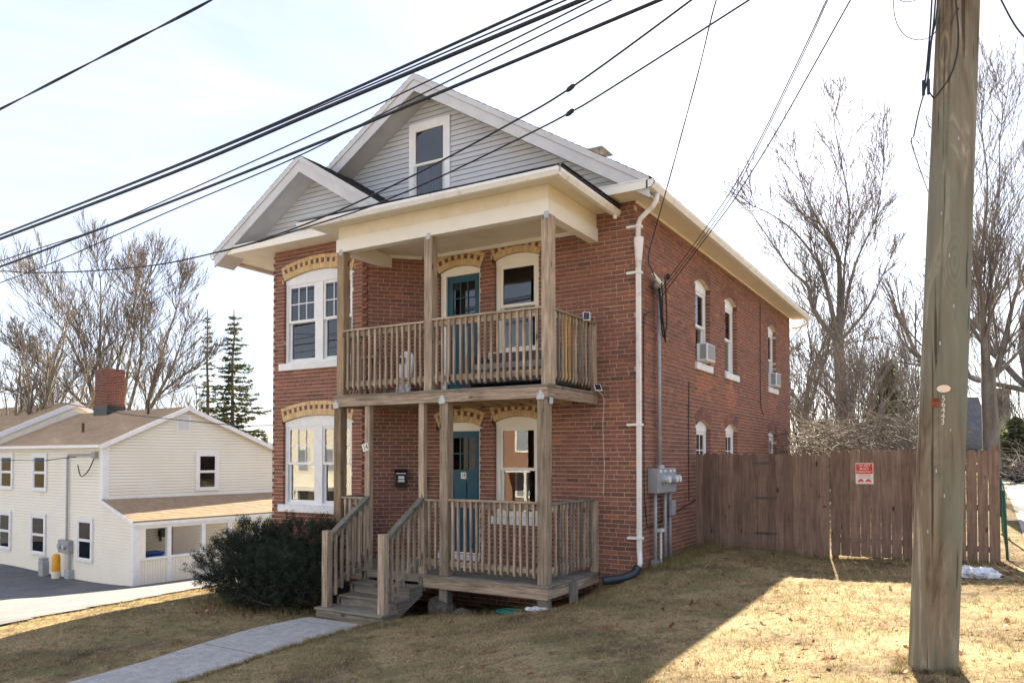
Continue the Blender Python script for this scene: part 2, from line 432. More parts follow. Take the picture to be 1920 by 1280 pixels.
class MB:
    def __init__(s):
        s.v = []; s.f = []; s.a = []
    def add(s, vs_, fs, a=0.5):
        n = len(s.v)
        s.v += [tuple(p) for p in vs_]
        s.f += [tuple(i + n for i in f) for f in fs]
        s.a += [a] * len(vs_)
        return s
    def box(s, x0, x1, y0, y1, z0, z1, F=ID, a=0.5):
        return s.add([F(x0, y0, z0), F(x1, y0, z0), F(x1, y1, z0), F(x0, y1, z0),
                      F(x0, y0, z1), F(x1, y0, z1), F(x1, y1, z1), F(x0, y1, z1)], BOXF, a)
    def prism(s, poly, vec, a=0.5):
        n = len(poly)
        vs_ = [tuple(p) for p in poly] + [(p[0] + vec[0], p[1] + vec[1], p[2] + vec[2]) for p in poly]
        fs = [tuple(range(n))[::-1], tuple(range(n, 2 * n))] + [(i, (i + 1) % n, n + (i + 1) % n, n + i) for i in range(n)]
        return s.add(vs_, fs, a)
    def tube(s, pts, r, n=6, cap=True, a=0.5):
        pts = [Vector(p) for p in pts]
        k = len(pts)
        rs = r if isinstance(r, (list, tuple)) else [r] * k
        base = len(s.v)
        ref = None
        for i, p in enumerate(pts):
            t = (pts[min(i + 1, k - 1)] - pts[max(i - 1, 0)])
            t = t.normalized() if t.length > 1e-9 else Vector((0, 0, 1))
            if ref is None:
                ref = Vector((1, 0, 0)) if abs(t.x) < 0.8 else Vector((0, 1, 0))
            e = (ref - t * ref.dot(t)).normalized()
            g = t.cross(e)
            ref = e
            for j in range(n):
                an = 2 * math.pi * j / n
                q = p + (e * math.cos(an) + g * math.sin(an)) * rs[i]
                s.v.append(tuple(q)); s.a.append(a)
        for i in range(k - 1):
            for j in range(n):
                s.f.append((base + i * n + j, base + i * n + (j + 1) % n, base + (i + 1) * n + (j + 1) % n, base + (i + 1) * n + j))
        if cap:
            s.f.append(tuple(base + j for j in range(n))[::-1])
            s.f.append(tuple(base + (k - 1) * n + j for j in range(n)))
        return s
    def mesh(s, name, mat, smooth=False, attr=False, bevel=0.0):
        me = bpy.data.meshes.new(name)
        me.from_pydata(s.v, [], s.f)
        if attr:
            at = me.attributes.new("bc", 'FLOAT', 'POINT')
            at.data.foreach_set("value", s.a)
        if len(s.f) < 4000:
            bm = bmesh.new(); bm.from_mesh(me)
            bmesh.ops.recalc_face_normals(bm, faces=bm.faces)
            if bevel:
                bmesh.ops.bevel(bm, geom=list(bm.edges), offset=bevel, segments=1, affect='EDGES', clamp_overlap=True)
            bm.to_mesh(me); bm.free()
        if smooth:
            me.polygons.foreach_set("use_smooth", [True] * len(me.polygons))
        me.materials.append(mat)
        return me
    def build(s, name, mat, parent=None, smooth=False, attr=False, bevel=0.0, **props):
        o = bpy.data.objects.new(name, s.mesh(name, mat, smooth, attr, bevel))
        return link(o, parent, **props)

def link(o, parent=None, **props):
    COL.objects.link(o)
    if parent is not None:
        o.parent = parent
        if parent.type == 'EMPTY':
            o.matrix_parent_inverse = Matrix.Translation(-Vector(parent.location))
    for k, v in props.items():
        o[k] = v
    return o

def thing(name, loc, label, category, group=None):
    o = bpy.data.objects.new(name, None)
    o.location = loc
    o.empty_display_size = 0.2
    COL.objects.link(o)
    o["label"] = label
    o["category"] = category
    if group:
        o["group"] = group
    return o

def build_np(name, V, Fa, mat, parent=None, attr=None, smooth=False, **props):
    V = np.asarray(V, np.float32); Fa = np.asarray(Fa, np.int32)
    me = bpy.data.meshes.new(name)
    n, k = Fa.shape
    me.vertices.add(len(V)); me.vertices.foreach_set("co", V.ravel())
    me.loops.add(n * k); me.loops.foreach_set("vertex_index", Fa.ravel())
    me.polygons.add(n)
    me.polygons.foreach_set("loop_start", np.arange(0, n * k, k, dtype=np.int32))
    me.polygons.foreach_set("loop_total", np.full(n, k, np.int32))
    if smooth:
        me.polygons.foreach_set("use_smooth", np.ones(n, bool))
    if attr is not None:
        at = me.attributes.new("bc", 'FLOAT', 'POINT')
        at.data.foreach_set("value", np.asarray(attr, np.float32))
    me.update(calc_edges=True)
    me.materials.append(mat)
    o = bpy.data.objects.new(name, me)
    return link(o, parent, **props)

def text(name, body, loc, rot, size, mat, parent=None, extrude=0.002, sx=1.0, **props):
    c = bpy.data.curves.new(name, 'FONT')
    c.body = body
    c.size = size
    c.extrude = extrude
    c.align_x = 'CENTER'
    c.align_y = 'CENTER'
    tmp = bpy.data.objects.new(name, c)
    me = bpy.data.meshes.new_from_object(tmp)
    bpy.data.objects.remove(tmp)
    me.materials.clear()
    me.materials.append(mat)
    o = bpy.data.objects.new(name, me)
    o.location = loc
    o.rotation_euler = rot
    o.scale = (sx, 1, 1)
    return link(o, parent, **props)

# ------------------------------------------------------------------ terrain
TP = np.array([
    (0, 0, 0.0), (0.3, 2.8, .16), (0, 11, .55), (2.09, 0, .12), (2.09, -3.3, .057), (2.09, -5.2, .02), (3.4, 2.8, .14), (4.6, 2.8, .17), (2.2, 2.8, .08),
    (4.0, -4.45, .235), (-.6, -1.6, -.30), (-2.6, -2.6, -.52), (-3.9, -2.6, -.58), (-3.1, -6, -.62), (-7, -1, -.68), (-8.2, -1.4, -.75), (-7.5, -5, -.66), (-9.8, -2, -1.0),
    (-9.5, -6, -.95), (-9.5, 2, -1.0), (-20.2, 5.1, -2.66), (-22, 0, -2.55), (-15.7, -1.2, -1.85), (-30, 5.7, -2.68), (4.3, -10.6, .10),
    (8, -5, .42), (8, 3, .45), (8, 12, .8), (-3, -12, -.7), (-12, -12, -1.15), (-25, -12, -2.4), (0, 40, 1.2), (-40, 40, -2.8),
    (14, 30, 1.3), (-20, 20, -2.5), (-12, 12, -1.6), (6, 0, .30), (5.5, -8, .3), (-1.4, -4.2, -.38), (0.4, -1.6, -.12), (-2.2, -1.75, -.52), (-1.4, -1.75, -.45), (-2.2, -1.0, -.72), (-1.2, -0.9, -.6), (-3.4, -1.2, -.75), (-32, -12, -2.9)], float)
def _u(r):
    return np.where(r > 1e-9, r * r * np.log(np.maximum(r, 1e-9)), 0)
_n = len(TP)
_K = _u(np.hypot(TP[:, None, 0] - TP[None, :, 0], TP[:, None, 1] - TP[None, :, 1])) + np.eye(_n) * 0.05
_P = np.c_[np.ones(_n), TP[:, :2]]
_A = np.block([[_K, _P], [_P.T, np.zeros((3, 3))]])
_W = np.linalg.solve(_A, np.r_[TP[:, 2], np.zeros(3)])
def gz(x, y):
    x = np.clip(np.asarray(x, float), -36, 14); y = np.clip(np.asarray(y, float), -16, 42)
    r = np.hypot(x[..., None] - TP[:, 0], y[..., None] - TP[:, 1])
    return _u(r) @ _W[:_n] + _W[_n] + _W[_n + 1] * x + _W[_n + 2] * y
def g1(x, y):
    return float(gz(np.array([x]), np.array([y]))[0])

def sheet(name, xs, ys, mat, dz=0.0, inside=None, **props):
    X, Y = np.meshgrid(xs, ys)
    Z = gz(X, Y) + dz
    V = np.stack([X, Y, Z], -1).reshape(-1, 3)
    nx, ny = len(xs), len(ys)
    i = np.arange((nx - 1) * (ny - 1)); r_, c_ = i // (nx - 1), i % (nx - 1)
    q = np.stack([r_ * nx + c_, r_ * nx + c_ + 1, (r_ + 1) * nx + c_ + 1, (r_ + 1) * nx + c_], 1)
    if inside is not None:
        cx = V[q][:, :, 0].mean(1); cy = V[q][:, :, 1].mean(1)
        q = q[inside(cx, cy)]
    return build_np(name, V, q, mat, smooth=True, **props)

def axis(lo, hi, a, b, fine, far):
    mid = np.arange(a, b + 1e-6, fine)
    l = a - np.geomspace(fine, a - lo, far); h = b + np.geomspace(fine, hi - b, far)
    return np.r_[l[::-1], mid, h]
gx = axis(-900, 900, -34, 16, 0.4, 18)
gy = axis(-300, 1400, -16, 30, 0.4, 20)
sheet("ground", gx, gy, M['lawn'], kind="structure")

# left driveway: asphalt sheet between our lawn edge and the neighbour's house
def drive_in(x, y):
    edge = -8.2 - 0.187 * (y + 1.35) + 0.06 * np.sin(y * 1.3)
    return (x < edge) & (x > -70) & (y < 16)
sheet("driveway", np.r_[np.arange(-70, -18, 1.0), np.arange(-18, -7.0, 0.15)], np.arange(-16, 16.2, 0.3), M['asphalt'], 0.03, drive_in, kind="structure")
# far-right drive climbing behind the fence
sheet("back_drive", np.arange(4.8, 8.2, 0.1), np.arange(1.0, 42, 0.5), M['pavement'], 0.02,
      lambda x, y: (x > 4.93 + 0.008 * y) & (x < 8.0) & (y > 2.6 + 0.4 * np.sin(x * 2)) & (y < 26), kind="structure")
# street behind the camera
sheet("street", np.arange(-70, 40.1, 1.0), np.arange(-24, -13.4, 0.5), M['asphalt'], 0.02, kind="structure")

# front walk: slabs
walk = thing("front_walk", (-3.2, -3, g1(-3.2, -3)), "pale concrete front walk leading to the wooden steps", "walkway")
walk["kind"] = "structure"
ys_ = [-2.86, -3.16, -4.62, -6.6, -8.4, -10.2]
for i in range(5):
    mb = MB()
    y0, y1 = ys_[i] - 0.012, ys_[i + 1] + 0.012
    n = 8
    top = []; bot = []
    for k in range(n + 1):
        y = y0 + (y1 - y0) * k / n
        for x in (-3.72 + 0.03 * math.sin(y * 2.1) + random.uniform(-.012, .012), -2.62 + 0.035 * math.sin(y * 1.7 + 1) + random.uniform(-.012, .012)):
            z = g1(-3.15, y) + 0.035
            top.append((x, y, z)); bot.append((x, y, z - 0.2))
    m_ = len(top)
    fs = []
    for k in range(n):
        a = 2 * k
        fs += [(a, a + 1, a + 3, a + 2), (m_ + a, m_ + a + 2, m_ + a + 3, m_ + a + 1), (a, a + 2, m_ + a + 2, m_ + a), (a + 1, m_ + a + 1, m_ + a + 3, a + 3)]
    fs += [(0, m_, m_ + 1, 1), (m_ - 2, m_ - 1, 2 * m_ - 1, 2 * m_ - 2)]
    mb.add(top + bot, fs)
    mb.build("slab", M['concrete'], walk)

# ------------------------------------------------------------------ brick house
HOUSE = thing("brick_house", (-3.8, 5.5, 0), "two storey red brick house with grey gables and yellow brick window arches", "house")
CH = 0.0667
SZ = 0.203
HD = 0.0965
JT = 0.0105
class Op:
    def __init__(s, c, w, z0, spring, rise, T):
        s.c, s.w, s.z0, s.spring, s.rise, s.T = c, w, z0, spring, rise, T
        s.R = (w * w / 4 + rise * rise) / (2 * rise)
        s.zc = spring + rise - s.R
        s.th = math.asin(w / 2 / s.R)
    def half(s, za, zb):
        if zb <= s.z0 + 0.01 or za >= s.spring + s.rise + s.T:
            return 0
        if zb <= s.spring:
            return s.w / 2
        Rr = s.R + s.T * 0.55
        dz = zb - s.zc
        h = math.sqrt(max(0, Rr * Rr - dz * dz))
        return min(h, s.w / 2 + s.T * 0.5 * math.sin(s.th)) if h > 0 else 0

brick_list = []          # (F, s0, s1, z0, z1, d, a)
mortar = MB()
def subtract(iv, blocks):
    out = [iv]
    for b0, b1 in blocks:
        nxt = []
        for a0, a1 in out:
            if b1 <= a0 or b0 >= a1:
                nxt.append((a0, a1)); continue
            if b0 > a0: nxt.append((a0, b0))
            if b1 < a1: nxt.append((b1, a1))
        out = nxt
    return out

def wall(F, Ln, z0, z1, ops=(), off0=None, off1=None, seed=1, out=None, mort=None, quoin=False, m0=0.0, m1=0.0):
    rd = random.Random(seed)
    out = brick_list if out is None else out
    mort = mortar if mort is None else mort
    c = math.floor(z0 / CH)
    while c * CH < z1 - 0.01:
        za, zb = c * CH, min(c * CH + CH - JT, z1)
        lo = off0(c) if off0 else 0.0
        hi = Ln + (off1(c) if off1 else 0.0)
        bl = []
        for o in ops:
            h = o.half(za, zb)
            if h > 0:
                bl.append((o.c - h, o.c + h))
        s = -SZ
        if quoin:
            s = lo
        elif c % 6 == 3:
            s = -SZ - 0.05 * ((c // 6) % 2)
        elif c % 2:
            s = -SZ - (SZ + JT) / 2
        k = 0
        tone = rd.gauss(0, 0.05)
        while s < hi:
            ln = SZ
            if c % 6 == 3 and k % 2:
                ln = HD
            ln += rd.uniform(-0.004, 0.004)
            a = min(1, max(0, rd.gauss(0.46, 0.15) + tone + (0.3 if rd.random() < 0.04 else 0)))
            if F is F_SIDE and 2.62 + 0.25 * rd.random() < za < 3.31 and any(abs(s + ln / 2 - o.c) < 0.42 for o in ops) and rd.random() < 0.8:
                a = rd.uniform(0.85, 1.0)      # red paint smears below the upper sills
            d = rd.uniform(-0.0022, 0.0018)
            dz = rd.uniform(-0.0015, 0.0015)
            for p0, p1 in subtract((max(s, lo), min(s + ln, hi)), bl):
                if p1 - p0 > 0.022:
                    out.append((F, p0, p1, za + dz, zb + dz, d, a))
            s += ln + JT
            k += 1
        for p0, p1 in subtract((m0, Ln - m1), bl):
            if p1 - p0 > 0.001:
                mort.add([F(p0, -0.008, za - JT), F(p1, -0.008, za - JT), F(p1, -0.008, zb), F(p0, -0.008, zb)], [(0, 1, 2, 3)])
                for e, sd in ((p0, 1), (p1, -1)):
                    if m0 + 0.002 < e < Ln - m1 - 0.002:
                        e2 = e + sd * 0.006
                        mort.add([F(e2, -0.008, za - JT), F(e2, -0.13, za - JT), F(e2, -0.13, zb), F(e2, -0.008, zb)], [(0, 1, 2, 3)])
        c += 1

S2 = math.sqrt(0.5)
F_FRONT = Fr(-3.93, 0, 1, 0, 0, -1)
F_SIDE = Fr(0, 0, 0, 1, 1, 0)
F_CHAM = Fr(-4.65, -0.72, S2, S2, S2, -S2)
F_BAY = Fr(-6.90, -0.72, 1, 0, 0, -1)
F_CHL = Fr(-7.62, 0, S2, -S2, -S2, -S2)
F_LEFT = Fr(-7.62, 11.17, 0, -1, -1, 0)
F_BACK = Fr(0, 11.17, -1, 0, 0, 1)
TA = 0.255
fx = lambda X: X + 3.93
OP_UD = Op(fx(-3.184), 0.85, 2.74, 4.885, 0.095, TA)
OP_UW = Op(fx(-2.056), 0.836, 3.44, 4.962, 0.085, TA)
OP_LD = Op(fx(-3.184), 0.85, 0.10, 2.225, 0.095, TA)
OP_LW = Op(fx(-2.056), 0.836, 0.76, 2.30, 0.085, TA)
OP_UB = Op(-5.778 + 6.90, 1.69, 3.44, 4.975, 0.125, TA)
OP_LB = Op(-5.778 + 6.90, 1.69, 0.86, 2.365, 0.115, TA)
side_ops = []
for yc in (3.33, 5.25, 9.04):
    side_ops += [Op(yc, 0.88, 3.44, 4.90, 0.105, 0.22), Op(yc, 0.88, 0.80, 2.30, 0.105, 0.22)]

wall(F_FRONT, 3.93, -0.9, 5.53, [OP_UD, OP_UW, OP_LD, OP_LW], off1=lambda c: 0 if c % 2 else -0.1075, seed=11)
wall(F_SIDE, 11.17, -0.6, 5.53, side_ops, off0=lambda c: 0.1075 if c % 2 else 0, seed=12, quoin=True)
wall(F_CHAM, 1.018, -0.9, 5.40, [], off0=lambda c: -0.045 if c % 2 else 0.055, seed=13, m0=0.055)
wall(F_BAY, 2.25, -1.0, 5.53, [OP_UB, OP_LB], off0=lambda c: -0.0 if c % 2 else 0.04, off1=lambda c: -0.055 if c % 2 else 0.045, seed=14, m1=0.055)
wall(F_CHL, 1.018, -1.1, 5.53, [], off1=lambda c: 0.04 if c % 2 else -0.02, seed=15)
wall(F_LEFT, 11.17, -1.3, 5.53, [], seed=16)
wall(F_BACK, 7.62, -1.2, 5.53, [], seed=17)
MB().box(-7.55, -0.12, 0.14, 11.05, -1.9, 0.0).build("underfloor_light_block", M['room'], HOUSE)  # unseen dark box added to block light leaking under the house
core = mortar.build("mortar_bed", M['mortar'], HOUSE, kind="stuff")

# the 300 bricks that show largest are single objects, the rest one mass
def brick_px(b):
    F, s0, s1, z0, z1, d, a = b
    p = Vector(F((s0 + s1) / 2, 0, (z0 + z1) / 2))
    v = p - CAM
    nrm = Vector((F.n[0], F.n[1], 0))
    return (s1 - s0) * max(0, -nrm.dot(v.normalized())) / v.length
cand = []
for i, b_ in enumerate(brick_list):
    if b_[0] is F_FRONT and b_[1] > fx(-0.86) and b_[3] > 0.02 and b_[4] < 5.3:
        cand.append((brick_px(b_), i))
cand.sort(reverse=True)
single = set(i for _, i in cand[:300])
shared = {}
mass = MB()
for i, (F, s0, s1, z0, z1, d, a) in enumerate(brick_list):
    if i in single:
        key = (round((s1 - s0) / 0.008), int(a * 9))
        if key not in shared:
            hl = (s1 - s0) / 2
            hz = (CH - JT) / 2
            mbk = MB().box(-hl, hl, 0, 0.098, -hz, hz, a=a)
            shared[key] = mbk.mesh("brick", M['brick'], attr=True, bevel=0.0025)
            if False: pass
        o = bpy.data.objects.new("brick", shared[key])
        p = F((s0 + s1) / 2, d, (z0 + z1) / 2)
        o.location = p
        link(o, HOUSE)
    else:
        mass.box(s0, s1, d, -0.098, z0, z1, F, a=a)
mass.build("brickwork", M['brick'], HOUSE, attr=True, kind="stuff")

# arches
def vous(mb, F, o, r0, r1, a0, a1, d0=-0.09, d1=0.005, gap=0.004, a=0.5):
    rm = (r0 + r1) / 2
    g = gap / rm
    a0 += g; a1 -= g
    r0 += gap; r1 -= gap
    pts = [(r0, a0), (r0, a1), (r1, a1), (r1, a0)]
    vs_ = []
    for d in (d0, d1):
        for r, t in pts:
            vs_.append(F(o.c + r * math.sin(t), d, o.zc + r * math.cos(t)))
    mb.add(vs_, BOXF, a)

def arch(F, o, style, label=None):
    rows = MB(); rd = random.Random(int(o.c * 100 + o.z0 * 10))
    bed = MB()
    n = 24
    for i in range(n):
        t0, t1 = -o.th + 2 * o.th * i / n, -o.th + 2 * o.th * (i + 1) / n
        vous(bed, F, o, o.R + 0.002, o.R + o.T - 0.002, t0, t1, -0.09, -0.002, 0.0)
    if style == 'yellow':
        part = MB()
        nn = round(2 * o.th * o.R / 0.058)
        for i in range(nn):
            vous(rows, F, o, o.R, o.R + 0.105, -o.th + 2 * o.th * i / nn, -o.th + 2 * o.th * (i + 1) / nn, a=min(1, max(0, rd.gauss(.5, .2))))
        root = rows.build("window_arch", M['brick_yel'], HOUSE, attr=True)
        bed.build("arch_mortar", M['mortar'], root)
        nm = round(2 * o.th * (o.R + 0.15) / 0.068)
        if nm % 2 == 0:
            nm += 1
        w = 2 * o.th / nm
        for i in range(nm):
            mb = MB()
            dark = i % 2 == 1
            t0 = -o.th + w * i + (w * 0.0 if dark else 0)
            vous(mb, F, o, o.R + 0.105, o.R + 0.185, t0, t0 + w, d1=(0.0 if dark else 0.005), a=(rd.uniform(0.05, 0.4) if dark else min(1, max(0, rd.gauss(.5, .2)))))
            mb.build("arch_brick", M['brick'] if dark else M['brick_yel'], root, attr=True)
        nt_ = round(2 * o.th * (o.R + 0.22) / 0.105)
        for i in range(nt_):
            mb = MB()
            vous(mb, F, o, o.R + 0.185, o.R + o.T, -o.th + 2 * o.th * i / nt_, -o.th + 2 * o.th * (i + 1) / nt_, a=min(1, max(0, rd.gauss(.5, .2))))
            mb.build("arch_brick", M['brick_yel'], root, attr=True)
    else:
        for r0 in (0.0, 0.11):
            nn = round(2 * o.th * (o.R + r0) / 0.068)
            for i in range(nn):
                vous(rows, F, o, o.R + r0, o.R + r0 + 0.11, -o.th + 2 * o.th * i / nn, -o.th + 2 * o.th * (i + 1) / nn, a=min(1, max(0, rd.gauss(.35, .2))))
        root = rows.build("window_arch", M['brick'], HOUSE, attr=True)
        bed.build("arch_mortar", M['mortar'], root)

def arch_panel(F, o, s0, s1, zt, d0, d1, mat, parent, name="arch_panel"):
    n = 14
    lo, hi = [], []
    for i in range(n + 1):
        s = s0 + (s1 - s0) * i / n
        z = o.zc + math.sqrt(max(0, o.R ** 2 - (s - o.c) ** 2)) - 0.004
        hi.append((s, z)); lo.append((s, min(zt, z - 0.005)))
    mb = MB()
    for d in (d0, d1):
        mb.v += [F(s, d, z) for s, z in lo] + [F(s, d, z) for s, z in hi]
        mb.a += [0.5] * (2 * n + 2)
    k = n + 1
    for i in range(n):
        mb.f += [(i, i + 1, k + i + 1, k + i), (2 * k + i, 2 * k + k + i, 2 * k + k + i + 1, 2 * k + i + 1),
                 (k + i, k + i + 1, 3 * k + i + 1, 3 * k + i), (i, 2 * k + i, 2 * k + i + 1, i + 1)]
    return mb.build(name, mat, parent)

def sash(F, parent, s0, s1, z0, z1, d, fw, mat, grid=None, name="sash"):
    mb = MB()
    mb.box(s0, s0 + fw, d, d - 0.035, z0, z1, F).box(s1 - fw, s1, d, d - 0.035, z0, z1, F)
    mb.box(s0 + fw, s1 - fw, d, d - 0.035, z0, z0 + fw, F).box(s0 + fw, s1 - fw, d, d - 0.035, z1 - fw, z1, F)
    o = mb.build(name, mat, parent)
    a0, a1, b0, b1 = s0 + fw, s1 - fw, z0 + fw, z1 - fw
    MB().box(a0, a1, d - 0.020, d - 0.024, b0, b1, F).build("pane", M['glass'], parent)
    if grid:
        cx, cz = grid
        for i in range(1, cx):
            s = a0 + (a1 - a0) * i / cx
            MB().box(s - 0.009, s + 0.009, d - 0.008, d - 0.019, b0, b1, F).build("glazing_bar", mat, parent)
        for j in range(1, cz):
            z = b0 + (b1 - b0) * j / cz
            MB().box(a0, a1, d - 0.009, d - 0.0185, z - 0.009, z + 0.009, F).build("glazing_bar", mat, parent)
    return o

def window(F, o, mats=('white', 'white'), panel='white', units=1, grid=None, blind=None, sill=True, deep=0.055, casing=0.06, ptop=0.085, sill_ext=0.09, root=None, screen=True):
    wm, sm = M[mats[0]], M[mats[1]]
    s0, s1 = o.c - o.w / 2 + 0.004, o.c + o.w / 2 - 0.004
    zb, zt = o.z0, o.spring - ptop
    fr = MB()
    fr.box(s0, s0 + casing, -deep, -deep - 0.09, zb, o.spring, F)
    fr.box(s1 - casing, s1, -deep, -deep - 0.09, zb, o.spring, F)
    fr.box(s0 + casing, s1 - casing, -deep - 0.005, -deep - 0.09, zb, zb + 0.04, F)
    fr.box(s0 + casing, s1 - casing, -deep - 0.005, -deep - 0.09, zt - 0.012, zt, F)
    mid = 0.19
    if units == 2:
        fr.box(o.c - mid / 2, o.c + mid / 2, -deep + 0.004, -deep - 0.09, zb, zt - 0.0125, F)
    w = fr.build("window", wm, HOUSE)
    arch_panel(F, o, s0, s1, zt, -deep + 0.006, -deep - 0.085, M[panel], w)
    spans = [(s0 + casing, s1 - casing)] if units == 1 else [(s0 + casing, o.c - mid / 2), (o.c + mid / 2, s1 - casing)]
    zm = zb + 0.04 + (zt - zb) * 0.5
    for i, (a, b) in enumerate(spans):
        a += 0.001; b -= 0.001
        sash(F, w, a, b, zm - 0.02, zt - 0.013, -deep - 0.012, 0.045, sm, grid, "upper_sash")
        sash(F, w, a, b, zb + 0.041, zm + 0.02, -deep - 0.048, 0.045, sm, None, "lower_sash")
        if blind and blind[i % len(blind)]:
            zlo = zb + 0.05 + (zt - zb) * blind[i % len(blind)][1]
            mb = MB(); z = zt - 0.05
            while z > zlo:
                mb.add([F(a + .04, -deep - 0.130, z), F(b - .04, -deep - 0.130, z), F(b - .04, -deep - 0.112, z - 0.023), F(a + .04, -deep - 0.112, z - 0.023)], [(0, 1, 2, 3)])
                z -= 0.026
            mb.build("blind", M['blind'], w)
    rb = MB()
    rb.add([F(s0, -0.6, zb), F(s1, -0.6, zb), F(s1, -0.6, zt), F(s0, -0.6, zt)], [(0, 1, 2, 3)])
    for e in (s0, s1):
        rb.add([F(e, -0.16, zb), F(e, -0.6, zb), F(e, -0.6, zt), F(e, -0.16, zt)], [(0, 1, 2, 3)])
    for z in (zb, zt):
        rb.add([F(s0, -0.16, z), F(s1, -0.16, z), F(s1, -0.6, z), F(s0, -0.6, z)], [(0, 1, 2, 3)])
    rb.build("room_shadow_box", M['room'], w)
    if sill:
        MB().box(o.c - o.w / 2 - sill_ext, o.c + o.w / 2 + sill_ext, 0.045, -0.12, zb - 0.13, zb - 0.002, F).build("sill", M['stone'], w, bevel=0.006)
    return w

window(F_BAY, OP_UB, units=2, grid=(3, 2), blind=[(1, 0.0), (1, 0.45)])
window(F_BAY, OP_LB, units=2, grid=(3, 2), blind=[(1, 0.0), (1, 0.5)])
window(F_FRONT, OP_UW, mats=('creamlight', 'creamlight'), panel='creamlight', casing=0.075, blind=[(1, 0.86)])
w_lw = window(F_FRONT, OP_LW, mats=('creamlight', 'creamlight'), panel='creamlight', casing=0.075)
for o in side_ops:
    window(F_SIDE, o, deep=0.09, casing=0.055, ptop=0.10, grid=(3, 2) if o.z0 < 2 else None, blind=[(1, 0.5)], sill_ext=0.06)
for F, o in ((F_FRONT, OP_UD), (F_FRONT, OP_UW), (F_FRONT, OP_LD), (F_FRONT, OP_LW), (F_BAY, OP_UB), (F_BAY, OP_LB)):
    arch(F, o, 'yellow')
for o in side_ops:
    arch(F_SIDE, o, 'red')

def door(o, number):
    F = F_FRONT
    s0, s1 = o.c - o.w / 2 + 0.004, o.c + o.w / 2 - 0.004
    zb, zt = o.z0, o.spring - 0.03
    fr = MB().box(s0, s0 + 0.11, -0.06, -0.16, zb, o.spring, F).box(s1 - 0.045, s1, -0.06, -0.16, zb, o.spring, F).box(s0 + 0.11, s1 - 0.045, -0.062, -0.16, zt - 0.03, zt, F)
    d = fr.build("door", M['creamlight'], HOUSE)
    arch_panel(F, o, s0, s1, zt, -0.052, -0.15, M['creamlight'], d)
    a, b = s0 + 0.112, s1 - 0.047
    z0, z1 = zb + 0.03, zt - 0.032
    dd = -0.10
    w = b - a
    wz0, wz1 = z0 + (z1 - z0) * 0.68, z1 - 0.11
    st = 0.115
    sl_ = MB()
    sl_.box(a, a + st, dd, dd - 0.04, z0, z1, F).box(b - st, b, dd, dd - 0.04, z0, z1, F)
    sl_.box(a + st, b - st, dd, dd - 0.04, z1 - 0.11, z1, F).box(a + st, b - st, dd, dd - 0.04, wz0 - 0.2, wz0, F)
    sl_.box(a + st, b - st, dd, dd - 0.04, z0, z0 + 0.2, F)
    c = (a + b) / 2
    sl_.box(c - 0.05, c + 0.05, dd, dd - 0.04, z0 + 0.2, wz0 - 0.2, F)
    leaf = sl_.build("door_leaf", M['teal'], d)
    for x0, x1 in ((a + st, c - 0.05), (c + 0.05, b - st)):
        MB().box(x0, x1, dd - 0.018, dd - 0.04, z0 + 0.2, wz0 - 0.2, F).build("door_panel", M['teal'], d)
    MB().box(a + st, b - st, dd - 0.02, dd - 0.024, wz0, wz1, F).build("pane", M['glass'], d)
    for i in (1, 2):
        s = a + st + (w - 2 * st) * i / 3
        MB().box(s - 0.01, s + 0.01, dd - 0.004, dd - 0.0195, wz0, wz1, F).build("glazing_bar", M['teal'], d)
    zm = (wz0 + wz1) / 2
    MB().box(a + st, b - st, dd - 0.005, dd - 0.019, zm - 0.01, zm + 0.01, F).build("glazing_bar", M['teal'], d)
    MB().tube([F(a + 0.06, dd + 0.05, z0 + 0.95), F(a + 0.06, dd, z0 + 0.95)], 0.028, 10).build("knob", M['galv'], d, smooth=False)
    rb = MB().box(a, b, -0.2, -0.6, zb, zt, F)
    rb.f = [f for k, f in enumerate(rb.f) if k != 2]
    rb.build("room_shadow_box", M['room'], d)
    MB().box(s0, s1, 0.02, -0.15, zb - 0.10, zb - 0.002, F).build("threshold", M['stone'], d)
    if number:
        MB().box(c - 0.055, c + 0.055, dd + 0.006, dd + 0.001, wz0 - 0.155, wz0 - 0.045, F).build("number_plate", M['plate'], d)
        p = F(c, dd + 0.008, wz0 - 0.1)
        text("number", "14", p, (math.pi / 2, 0, 0), 0.095, M['plateink'], d, 0.001, 0.85)
    return d
door(OP_UD, False)
door(OP_LD, True)

# ---- roofs and cornices
SL = 0.61
RX, RZ = -3.82, 8.24
def slab(poly_xz, y0, y1, name, mat, **k):
    return MB().prism([(x, y0, z) for x, z in poly_xz], (0, y1 - y0, 0)).build(name, mat, HOUSE, **k)

